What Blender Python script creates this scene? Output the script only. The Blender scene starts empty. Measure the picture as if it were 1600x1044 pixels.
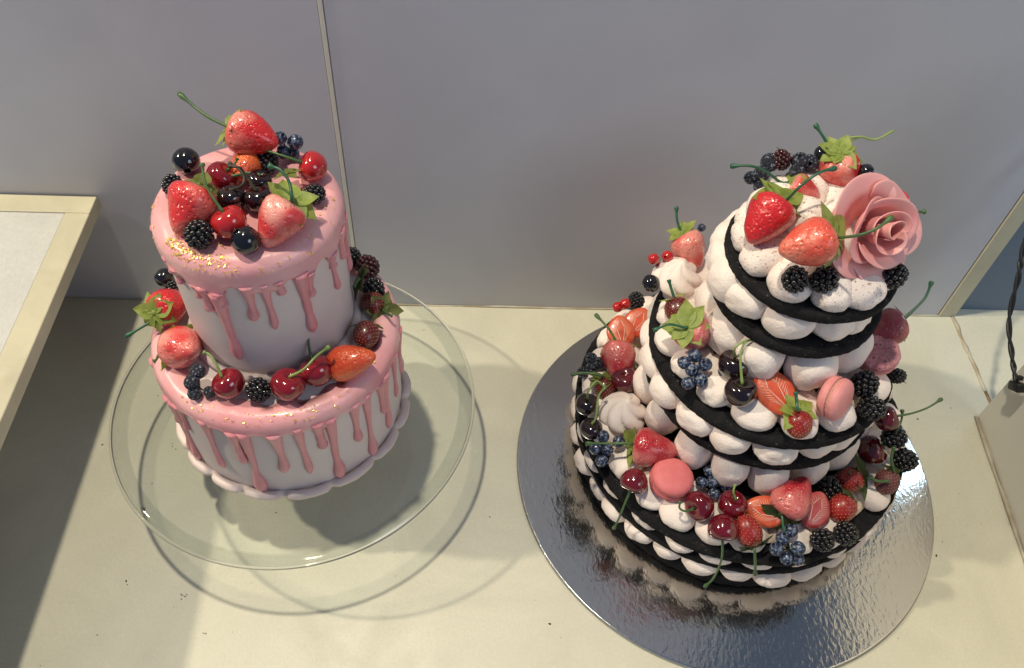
import bpy, math, random
from mathutils import Vector, Matrix, Quaternion, noise

sc = bpy.context.scene
COL = sc.collection

# ------------------------------------------------------------------ camera
cam_d = bpy.data.cameras.new("camera")
cam = bpy.data.objects.new("camera", cam_d)
COL.objects.link(cam)
CR, CU, CF = Vector((.99851, -.01724, .05186)), Vector((-.01886, .78193, .62308)), Vector((.05129, .62313, -.78044))
m = Matrix((CR, CU, -CF)).transposed().to_4x4()
m.translation = Vector((0, 0, .5839))
cam.matrix_world = m
cam_d.sensor_width = 36
cam_d.lens = 36 * 1310.8 / 1600
cam_d.clip_start = .01
cam_d.clip_end = 50
sc.camera = cam

# ------------------------------------------------------------------ light
world = bpy.data.worlds.new("World")
sc.world = world
world.use_nodes = True
bg = world.node_tree.nodes["Background"]
bg.inputs[0].default_value = (.46, .64, 1.0, 1)
bg.inputs[1].default_value = .22


def lamp(name, loc, target, watts, col, size):
    d = bpy.data.lights.new(name, 'AREA')
    d.shape = 'DISK'
    d.size = size
    d.energy = watts
    d.color = col
    o = bpy.data.objects.new(name, d)
    o.location = loc
    o.rotation_euler = (Vector(target) - Vector(loc)).to_track_quat('-Z', 'Y').to_euler()
    COL.objects.link(o)
    return o


lamp("ceiling_spot_warm", (-.30, .37, 2.0), (.18, .28, 0), 25.5, (1, .90, .69), .08)
lamp("ceiling_spot_side", (-1.50, .40, 1.50), (.10, .30, .05), 24, (1, .89, .68), .075)
lamp("shop_window_fill", (.85, -.42, .90), (.20, .34, .06), 3.3, (.80, .90, 1.0), .6)
lamp("foil_glint_lamp", (.525, .488, .245), (.365, .355, .0), .11, (.66, .86, 1.0), .10)  # small bluish lamp added for the highlight mirrored in the foil board

vs = sc.view_settings
vs.view_transform = 'Standard'
vs.look = 'None'
vs.exposure = 0
vs.gamma = 1
sc.cycles.use_denoising = True
sc.cycles.max_bounces = 10
sc.cycles.transparent_max_bounces = 16
sc.cycles.caustics_refractive = False
sc.cycles.caustics_reflective = True
sc.cycles.blur_glossy = 1.0
sc.cycles.sample_clamp_indirect = 4


# ------------------------------------------------------------------ materials
def nodes_of(name):
    mt = bpy.data.materials.new(name)
    mt.use_nodes = True
    nt = mt.node_tree
    return mt, nt, nt.nodes["Principled BSDF"]


def N(nt, typ, **kw):
    n = nt.nodes.new(typ)
    for k, v in kw.items():
        if k in n.inputs:
            n.inputs[k].default_value = v
        else:
            setattr(n, k, v)
    return n


def ramp(nt, src, stops):
    r = N(nt, 'ShaderNodeValToRGB')
    els = r.color_ramp.elements
    while len(els) < len(stops):
        els.new(.5)
    for e, (p, c) in zip(els, stops):
        e.position = p
        e.color = (*c, 1) if len(c) == 3 else c
    nt.links.new(src, r.inputs[0])
    return r


def bump(nt, bs, height, strength, dist):
    b = N(nt, 'ShaderNodeBump', Strength=strength, Distance=dist)
    nt.links.new(height, b.inputs['Height'])
    nt.links.new(b.outputs[0], bs.inputs['Normal'])
    return b


def coords(nt, kind='Object'):
    return N(nt, 'ShaderNodeTexCoord').outputs[kind]


def noise_tex(nt, vec, scale, detail=4, rough=.55, dist=0):
    n = N(nt, 'ShaderNodeTexNoise', Scale=scale, Detail=detail, Roughness=rough, Distortion=dist)
    nt.links.new(vec, n.inputs['Vector'])
    return n.outputs['Fac']


def mixc(nt, fac, a, b, blend='MIX'):
    mx = N(nt, 'ShaderNodeMix', data_type='RGBA', blend_type=blend)
    if isinstance(fac, (int, float)):
        mx.inputs['Factor'].default_value = fac
    else:
        nt.links.new(fac, mx.inputs['Factor'])
    for k, v in (('A', a), ('B', b)):
        s = [i for i in mx.inputs if i.name == k and i.type == 'RGBA'][0]
        if isinstance(v, tuple):
            s.default_value = (*v, 1)
        else:
            nt.links.new(v, s)
    return [o for o in mx.outputs if o.type == 'RGBA'][0]


def plain(name, c1, c2=None, scale=40, rough=.5, coat=0, sss=0, bstr=0, bscale=200, bdist=.001, spec=.5, metal=0, speck=None, detail=4):
    """two close tones through noise, fine relief, optional specks"""
    mt, nt, bs = nodes_of(name)
    co = coords(nt)
    if c2:
        r = ramp(nt, noise_tex(nt, co, scale, detail), [(.3, c1), (.7, c2)])
        col = r.outputs[0]
    else:
        col = None
    if speck:
        sc_, thr, scol = speck
        sr = ramp(nt, noise_tex(nt, co, sc_, 2, .6), [(thr, (0, 0, 0)), (thr + .05, (1, 1, 1))])
        col = mixc(nt, sr.outputs[0], col or c1, scol)
    if col:
        nt.links.new(col, bs.inputs['Base Color'])
    else:
        bs.inputs['Base Color'].default_value = (*c1, 1)
    bs.inputs['Roughness'].default_value = rough
    bs.inputs['Coat Weight'].default_value = coat
    bs.inputs['Coat Roughness'].default_value = .06
    bs.inputs['Metallic'].default_value = metal
    bs.inputs['Specular IOR Level'].default_value = spec
    if sss:
        bs.inputs['Subsurface Weight'].default_value = sss
        bs.inputs['Subsurface Radius'].default_value = (.006, .003, .002)
        bs.inputs['Subsurface Scale'].default_value = 1.0
    if bstr:
        bump(nt, bs, noise_tex(nt, co, bscale, 6, .6), bstr, bdist)
    return mt


M = {}
M['floor'] = plain('cream_laminate', (.615, .592, .478), (.56, .54, .435), 480, .42, bstr=.12, bscale=900, bdist=.0006, speck=(420, .74, (.34, .31, .25)))
M['wall'] = plain('white_laminate', (.56, .56, .605), (.525, .525, .575), 4, .38, bstr=.06, bscale=700, bdist=.0005, speck=(65, .765, (.61, .61, .61)))
M['recess'] = plain('shaded_blue_laminate', (.15, .20, .275), (.12, .17, .24), 4, .5, bstr=.06, bscale=500, bdist=.0005)  # darker blue-grey carries the shade of the unlit recess in its tone
M['beige'] = plain('beige_edging', (.58, .535, .39), (.53, .49, .355), 14, .45, bstr=.15, bscale=500, bdist=.0005)
M['strip'] = plain('pale_strip', (.74, .71, .62), (.68, .65, .56), 20, .45)
M['tray_white'] = plain('textured_white_board', (.565, .56, .53), (.51, .51, .485), 300, .6, bstr=.35, bscale=900, bdist=.0008, speck=(380, .76, (.3, .29, .27)))
M['groove'] = plain('dark_groove', (.12, .105, .085), (.2, .17, .12), 60, .8)


def smudge(mt, scale, lo, hi, dist):
    """cloudy handling marks over the whole surface"""
    nt = mt.node_tree
    bs = nt.nodes["Principled BSDF"]
    src = bs.inputs['Base Color'].links[0].from_socket
    r = ramp(nt, noise_tex(nt, coords(nt), scale, 5, .6, dist), [(.32, (lo, lo, lo)), (.68, (hi, hi, hi))])
    nt.links.new(mixc(nt, 1.0, src, r.outputs[0], 'MULTIPLY'), bs.inputs['Base Color'])
    rr = ramp(nt, noise_tex(nt, coords(nt), scale * 1.7, 4, .6, dist), [(.35, (.30, .30, .30)), (.65, (.55, .55, .55))])
    nt.links.new(rr.outputs[0], bs.inputs['Roughness'])


smudge(M['floor'], 11, .91, 1.03, 1.2)
smudge(M['wall'], 7, .94, 1.02, .8)
smudge(M['tray_white'], 14, .93, 1.02, 1.0)
smudge(M['beige'], 22, .86, 1.03, .8)
M['caulk'] = plain('dirty_sealant', (.55, .52, .42), (.30, .23, .14), 35, .6, bstr=.4, bscale=300)
M['rust'] = plain('brown_stain', (.20, .12, .06), (.32, .22, .12), 90, .7)
M['panel'] = plain('grey_acrylic', (.74, .71, .62), (.69, .66, .58), 4, .35, bstr=.05, bscale=300)
M['crumb'] = plain('dark_crumb', (.03, .02, .016), (.09, .06, .04), 300, .8)
M['cable'] = plain('black_cable', (.012, .012, .014), None, rough=.42)

# pink cake
M['fondant'] = plain('white_fondant', (.70, .61, .59), (.65, .555, .545), 26, .48, sss=.12, bstr=.1, bscale=120, bdist=.0012)
M['border'] = plain('fondant_border', (.70, .60, .56), (.66, .53, .50), 40, .45, sss=.15, bstr=.12, bscale=160, bdist=.001)
M['icing'] = plain('pink_icing', (.73, .30, .325), (.80, .44, .445), 30, .34, coat=.15, sss=.15, bstr=.3, bscale=75, bdist=.002)
M['drip'] = plain('pink_icing_thick', (.66, .215, .25), (.72, .31, .335), 40, .32, coat=.2, sss=.15, bstr=.25, bscale=110, bdist=.0015)
M['gold'] = plain('gold_leaf', (1.0, .62, .10), (1.0, .76, .22), 300, .3, metal=.65)

# meringue cake
M['biscuit'] = plain('black_biscuit', (.008, .008, .010), (.020, .019, .021), 160, .9, spec=.2, bstr=1, bscale=900, bdist=.0018, speck=(430, .665, (.10, .095, .10)))
M['meringue'] = plain('pale_meringue', (.88, .79, .73), (.86, .725, .67), 1.3, .75, sss=.08, bstr=.5, bscale=10, bdist=.0012, speck=(13, .70, (.48, .33, .27)))
M['meringue_cocoa'] = plain('cocoa_dusted_meringue', (.88, .79, .73), (.85, .725, .67), 1.3, .75, sss=.08, bstr=.55, bscale=10, bdist=.0012, speck=(9, .615, (.40, .26, .19)))
M['cream'] = plain('cream_filling', (.70, .58, .45), (.62, .47, .35), 90, .7, sss=.1, bstr=.7, bscale=240, bdist=.0016, speck=(420, .66, (.20, .11, .06)))
M['swirl'] = plain('swirl_meringue', (.88, .78, .72), (.85, .71, .66), 2, .6, sss=.1, bstr=.3, bscale=9, bdist=.0012)


def strawberry_mat(name, deep, pale, thr, seedbump=1.0):
    """shiny moulded fruit: deep colour running out to a pale shoulder, dimpled skin"""
    mt, nt, bs = nodes_of(name)
    co = coords(nt)
    f = noise_tex(nt, co, 1.15, 2, .4, .3)
    r = ramp(nt, f, [(thr - .085, deep), (thr + .085, pale)])
    v = N(nt, 'ShaderNodeTexVoronoi', Scale=9.5)
    nt.links.new(co, v.inputs['Vector'])
    seeds = ramp(nt, v.outputs['Distance'], [(.10, (1, 1, 1)), (.20, (0, 0, 0))])
    col = mixc(nt, seeds.outputs[0], r.outputs[0], tuple(min(1, .92 * a + .08 * b + .01) for a, b in zip(deep, (.8, .4, .2))))
    nt.links.new(col, bs.inputs['Base Color'])
    bs.inputs['Roughness'].default_value = .17
    bs.inputs['Coat Weight'].default_value = .5
    bs.inputs['Coat Roughness'].default_value = .08
    bs.inputs['Subsurface Weight'].default_value = .25
    bs.inputs['Subsurface Radius'].default_value = (.006, .0025, .002)
    bs.inputs['Subsurface Scale'].default_value = 1.0
    h = ramp(nt, v.outputs['Distance'], [(.0, (0, 0, 0)), (.42, (1, 1, 1))])
    n2 = noise_tex(nt, co, 9, 4, .65, .6)
    ad = N(nt, 'ShaderNodeMath', operation='ADD')
    nt.links.new(h.outputs[0], ad.inputs[0])
    nt.links.new(n2, ad.inputs[1])
    bump(nt, bs, ad.outputs[0], .65 * seedbump, .0010)
    return mt


PALE = (.80, .38, .31)
STRAW = {
    'red': strawberry_mat('strawberry_red', (.58, .018, .022), (.66, .07, .06), .60),
    'red_pale': strawberry_mat('strawberry_red_pale', (.58, .020, .022), (.78, .30, .235), .59),
    'red_pale2': strawberry_mat('strawberry_red_rosy', (.62, .034, .034), (.78, .22, .17), .57),
    'pale': strawberry_mat('strawberry_pale', (.62, .050, .052), (.80, .33, .28), .50),
    'pale2': strawberry_mat('strawberry_blush', (.62, .055, .050), (.80, .30, .25), .50),
    'coral': strawberry_mat('strawberry_coral', (.70, .095, .055), (.82, .31, .22), .52),
    'rose': strawberry_mat('strawberry_rose', (.40, .022, .032), (.60, .17, .155), .53),
    'dusky': strawberry_mat('strawberry_dusky', (.30, .035, .05), (.38, .08, .09), .55),
    'half': strawberry_mat('strawberry_orange', (.66, .075, .022), (.72, .15, .04), .52),
}


def cherry_mat(name, c1, c2):
    mt = plain(name, c1, c2, 1.6, .12, coat=.8, sss=.06, bstr=.03, bscale=6, bdist=.002)
    return mt


CHERRY = {
    'red': cherry_mat('cherry_red', (.36, .008, .012), (.46, .02, .02)),
    'crimson': cherry_mat('cherry_crimson', (.15, .004, .010), (.24, .007, .014)),
    'deep': cherry_mat('cherry_deep', (.085, .003, .009), (.155, .005, .013)),
    'dark': cherry_mat('cherry_dark', (.05, .003, .006), (.13, .006, .012)),
    'black': cherry_mat('cherry_black', (.006, .003, .004), (.018, .005, .007)),
    'currant': cherry_mat('currant_red', (.42, .008, .01), (.5, .02, .015)),
}
M['blackberry'] = plain('blackberry_skin', (.0045, .0045, .006), (.014, .013, .016), 3, .27, coat=.15, bstr=.1, bscale=30)
M['mulberry'] = plain('mulberry_skin', (.06, .008, .012), (.02, .005, .008), 3, .33, coat=.15)
M['ball'] = plain('black_berry_skin', (.004, .0045, .007), (.010, .010, .014), 2, .1, coat=.6)
M['blueberry'] = plain('blueberry_skin', (.010, .016, .040), (.022, .034, .075), 4, .36, coat=.12, bstr=.15, bscale=12, speck=(4.2, .535, (.16, .20, .29)))
M['frosted'] = plain('frosted_berry_skin', (.006, .008, .018), (.014, .018, .035), 5, .5, bstr=.9, bscale=14, bdist=.002, speck=(7, .585, (.28, .32, .40)))
WILD = {
    'wine': plain('wild_wine', (.07, .006, .008), (.13, .012, .012), 3, .35, coat=.2),
    'scarlet': plain('wild_scarlet', (.20, .008, .010), (.32, .02, .018), 3, .35, coat=.2),
    'dusty': plain('wild_dusty', (.10, .025, .032), (.16, .05, .055), 3, .6),
}
M['seed'] = plain('wild_seed', (.38, .14, .07), (.52, .26, .14), 2, .3)
M['leaf'] = plain('leaf_green', (.20, .28, .040), (.35, .42, .10), 2.2, .42, bstr=.35, bscale=9, bdist=.0015)
M['leaf_olive'] = plain('leaf_olive', (.12, .15, .030), (.22, .25, .07), 2.2, .45, bstr=.35, bscale=9, bdist=.0015)
M['leaf_dark'] = plain('leaf_dark', (.035, .060, .016), (.085, .12, .035), 2.2, .42, bstr=.35, bscale=9, bdist=.0015)
for k_ in ('leaf', 'leaf_olive', 'leaf_dark'):
    nt = M[k_].node_tree
    bs = nt.nodes["Principled BSDF"]
    tl = N(nt, 'ShaderNodeBsdfTranslucent')
    src = bs.inputs['Base Color'].links[0].from_socket
    nt.links.new(src, tl.inputs[0])
    mx = N(nt, 'ShaderNodeMixShader')
    mx.inputs[0].default_value = .32
    nt.links.new(bs.outputs[0], mx.inputs[1])
    nt.links.new(tl.outputs[0], mx.inputs[2])
    nt.links.new(mx.outputs[0], nt.nodes["Material Output"].inputs[0])
M['stem'] = plain('stem_green', (.035, .085, .028), (.08, .15, .045), 120, .4)
M['stem_teal'] = plain('stem_teal', (.014, .075, .038), (.03, .12, .06), 120, .35)
M['stem_light'] = plain('stem_light', (.18, .27, .07), (.26, .34, .11), 120, .42)
M['stem_dark'] = plain('stem_dark', (.018, .018, .012), (.05, .05, .03), 120, .5)
M['vein'] = plain('white_vein', (.80, .58, .48), (.74, .5, .42), 60, .5)
M['slice'] = plain('slice_orange', (.54, .062, .028), (.62, .13, .055), 3, .3, coat=.3, sss=.2, bstr=.2, bscale=9)
M['slice_magenta'] = plain('slice_magenta', (.42, .05, .06), (.52, .11, .10), 3, .3, coat=.3, sss=.2, bstr=.2, bscale=9)
MAC = {
    'pink': plain('macaron_pink', (.68, .24, .24), (.72, .29, .28), 5, .55, bstr=.25, bscale=30, bdist=.001),
    'salmon': plain('macaron_salmon', (.60, .135, .145), (.65, .175, .18), 5, .6, bstr=.3, bscale=34, bdist=.001, speck=(20, .76, (.30, .10, .08))),
    'mauve': plain('macaron_mauve', (.55, .19, .23), (.72, .33, .35), 4, .9, bstr=1, bscale=11, bdist=.004, speck=(9, .62, (.22, .06, .09))),
}
M['macaron_fill'] = plain('macaron_filling', (.55, .30, .22), (.66, .42, .34), 8, .8, bstr=.8, bscale=14, bdist=.003)
M['petal'] = plain('rose_petal', (.72, .265, .275), (.79, .41, .39), 1.8, .42, sss=.22, bstr=.1, bscale=14, bdist=.001, speck=(26, .77, (.35, .10, .09)))

# foil: crumpled bright metal film
mt, nt, bs = nodes_of('silver_foil')
co = coords(nt)
bs.inputs['Metallic'].default_value = 1
bs.inputs['Base Color'].default_value = (.655, .64, .61, 1)
bs.inputs['Roughness'].default_value = .13
ma = N(nt, 'ShaderNodeMapping')
ma.inputs['Scale'].default_value = (1, .55, 1)
ma.inputs['Rotation'].default_value = (0, 0, .6)
nt.links.new(co, ma.inputs['Vector'])
nz = noise_tex(nt, ma.outputs[0], 330, 3, .5, .4)
b1 = N(nt, 'ShaderNodeBump', Strength=.27, Distance=.0008)
nt.links.new(nz, b1.inputs['Height'])
b2 = N(nt, 'ShaderNodeBump', Strength=.05, Distance=.004)
nt.links.new(noise_tex(nt, co, 22, 2, .5), b2.inputs['Height'])
nt.links.new(b2.outputs[0], b1.inputs['Normal'])
nt.links.new(b1.outputs[0], bs.inputs['Normal'])
M['foil'] = mt
M['board_edge'] = plain('board_edge_grey', (.40, .41, .42), (.34, .35, .36), 60, .4, metal=.6)

# clear glass sheet: see-through with a mirror sheen that grows at grazing angles
mt = bpy.data.materials.new('clear_glass')
mt.use_nodes = True
nt = mt.node_tree
nt.nodes.clear()
out = N(nt, 'ShaderNodeOutputMaterial')
tr = N(nt, 'ShaderNodeBsdfTransparent')
tr.inputs[0].default_value = (.985, .996, .99, 1)
gl = N(nt, 'ShaderNodeBsdfGlossy', Roughness=.06)
fr = N(nt, 'ShaderNodeFresnel', IOR=1.5)
nb = N(nt, 'ShaderNodeBump', Strength=.06, Distance=.002)
nt.links.new(noise_tex(nt, coords(nt), 60, 3), nb.inputs['Height'])
nt.links.new(nb.outputs[0], gl.inputs['Normal'])
mx = N(nt, 'ShaderNodeMixShader')
ge = N(nt, 'ShaderNodeNewGeometry')
inv = N(nt, 'ShaderNodeMath', operation='SUBTRACT')
inv.inputs[0].default_value = 1
nt.links.new(ge.outputs['Backfacing'], inv.inputs[1])
mu = N(nt, 'ShaderNodeMath', operation='MULTIPLY')
nt.links.new(fr.outputs[0], mu.inputs[0])
nt.links.new(inv.outputs[0], mu.inputs[1])
nt.links.new(mu.outputs[0], mx.inputs[0])
nt.links.new(tr.outputs[0], mx.inputs[1])
nt.links.new(gl.outputs[0], mx.inputs[2])
nt.links.new(mx.outputs[0], out.inputs[0])
M['glass'] = mt
mt = M['glass'].copy()
mt.name = 'thick_glass_rim'
for n_ in mt.node_tree.nodes:
    if n_.type == 'BSDF_TRANSPARENT':
        n_.inputs[0].default_value = (.885, .905, .90, 1)
    if n_.type == 'BSDF_GLOSSY':
        n_.inputs['Roughness'].default_value = .03
M['glass_band'] = mt
mt, nt, bs = nodes_of('glass_edge')
bs.inputs['Base Color'].default_value = (.97, .985, .98, 1)
bs.inputs['Transmission Weight'].default_value = 1
bs.inputs['Roughness'].default_value = .02
bs.inputs['IOR'].default_value = 1.45
M['glass_rim'] = mt


# ------------------------------------------------------------------ helpers
def tag(o, label=None, cat=None, group=None, kind=None):
    for k, v in (('label', label), ('category', cat), ('group', group), ('kind', kind)):
        if v:
            o[k] = v
    return o


def mesh(name, verts, faces, mat=None, smooth=True):
    me = bpy.data.meshes.new(name)
    me.from_pydata([tuple(v) for v in verts], [], faces)
    if smooth:
        me.polygons.foreach_set('use_smooth', [True] * len(me.polygons))
    if mat:
        me.materials.append(mat)
    me.update()
    return me


def obj(name, me, parent=None, loc=(0, 0, 0), rot=None, scale=1, mat=None):
    o = bpy.data.objects.new(name, me)
    COL.objects.link(o)
    o.location = loc
    if rot is not None:
        o.rotation_mode = 'QUATERNION'
        o.rotation_quaternion = rot
    o.scale = (scale,) * 3 if isinstance(scale, (int, float)) else scale
    o.parent = parent
    if mat:
        o.material_slots[0].link = 'OBJECT'
        o.material_slots[0].material = mat
    return o


def empty(name, loc):
    o = bpy.data.objects.new(name, None)
    o.empty_display_size = .005
    COL.objects.link(o)
    o.location = loc
    return o


def box(x0, x1, y0, y1, z0, z1, b=0):
    """box with bevelled edges as verts, faces"""
    import bmesh
    bm = bmesh.new()
    bmesh.ops.create_cube(bm, size=1)
    for v in bm.verts:
        v.co = Vector(((x0 + x1) / 2 + v.co.x * (x1 - x0), (y0 + y1) / 2 + v.co.y * (y1 - y0), (z0 + z1) / 2 + v.co.z * (z1 - z0)))
    if b:
        bmesh.ops.bevel(bm, geom=bm.edges[:], offset=b, segments=2, affect='EDGES', profile=.5)
    bm.verts.ensure_lookup_table()
    vs_ = [v.co.copy() for v in bm.verts]
    fs = [[v.index for v in f_.verts] for f_ in bm.faces]
    bm.free()
    return vs_, fs


def lathe(prof, n, fn=None):
    """revolve (r, z) points; first / last with r == 0 become poles; fn(r, a, z, i) -> Vector"""
    fn = fn or (lambda r, a, z, i: Vector((r * math.cos(a), r * math.sin(a), z)))
    vs_, idx = [], []
    for i, (r, z) in enumerate(prof):
        if r == 0:
            idx.append([len(vs_)])
            vs_.append(fn(0, 0, z, i))
        else:
            idx.append(list(range(len(vs_), len(vs_) + n)))
            vs_ += [fn(r, 2 * math.pi * k / n, z, i) for k in range(n)]
    fs = []
    for A, B in zip(idx, idx[1:]):
        for k in range(n):
            k2 = (k + 1) % n
            if len(A) == 1 and len(B) == 1:
                continue
            if len(A) == 1:
                fs.append((A[0], B[k2], B[k]))
            elif len(B) == 1:
                fs.append((A[k], A[k2], B[0]))
            else:
                fs.append((A[k], A[k2], B[k2], B[k]))
    return vs_, fs


def catmull(pts, per=6):
    P = [Vector(p) for p in pts]
    P = [P[0] * 2 - P[1]] + P + [P[-1] * 2 - P[-2]]
    res = []
    for i in range(1, len(P) - 2):
        for k in range(per):
            t = k / per
            a, b, c, d = P[i - 1:i + 3]
            res.append(.5 * ((2 * b) + (c - a) * t + (2 * a - 5 * b + 4 * c - d) * t * t + (3 * b - a - 3 * c + d) * t ** 3))
    res.append(P[-2])
    return res


def tube(path, radii, n=8, flat=1.0, upv=None):
    """tube along a path, closed ends; flat squashes along upv"""
    vs_, fs = [], []
    L = len(path)
    side = None
    for i, p in enumerate(path):
        t = (path[min(i + 1, L - 1)] - path[max(i - 1, 0)]).normalized()
        u = upv(p) if upv else (side or (Vector((0, 0, 1)) if abs(t.z) < .9 else Vector((1, 0, 0))))
        s = t.cross(u).normalized()
        u2 = s.cross(t).normalized()
        side = u2
        r = radii[i] if not isinstance(radii, float) else radii
        for k in range(n):
            a = 2 * math.pi * k / n
            vs_.append(p + s * (math.cos(a) * r) + u2 * (math.sin(a) * r * flat))
    for i in range(L - 1):
        for k in range(n):
            k2 = (k + 1) % n
            fs.append((i * n + k, i * n + k2, (i + 1) * n + k2, (i + 1) * n + k))
    c0, c1 = len(vs_), len(vs_) + 1
    vs_ += [path[0].copy(), path[-1].copy()]
    for k in range(n):
        k2 = (k + 1) % n
        fs.append((c0, k2, k))
        fs.append((c1, (L - 1) * n + k, (L - 1) * n + k2))
    return vs_, fs


def joined(parts):
    vs_, fs = [], []
    for v, f_ in parts:
        o = len(vs_)
        vs_ += v
        fs += [tuple(i + o for i in q) for q in f_]
    return vs_, fs


def uvsphere(n=12, m=8, c=(0, 0, 0), r=1.0):
    prof = [(0 if i in (0, m) else r * math.sin(math.pi * i / m), -r * math.cos(math.pi * i / m)) for i in range(m + 1)]
    v, f_ = lathe(prof, n)
    c = Vector(c)
    return [p + c for p in v], f_


def fbm(p, s=1.0, o=3):
    return sum(noise.noise(Vector(p) * s * 2 ** k) / 2 ** k for k in range(o))


def zto(axis):
    return Vector((0, 0, 1)).rotation_difference(Vector(axis).normalized())


rnd = random.Random(7)

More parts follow.
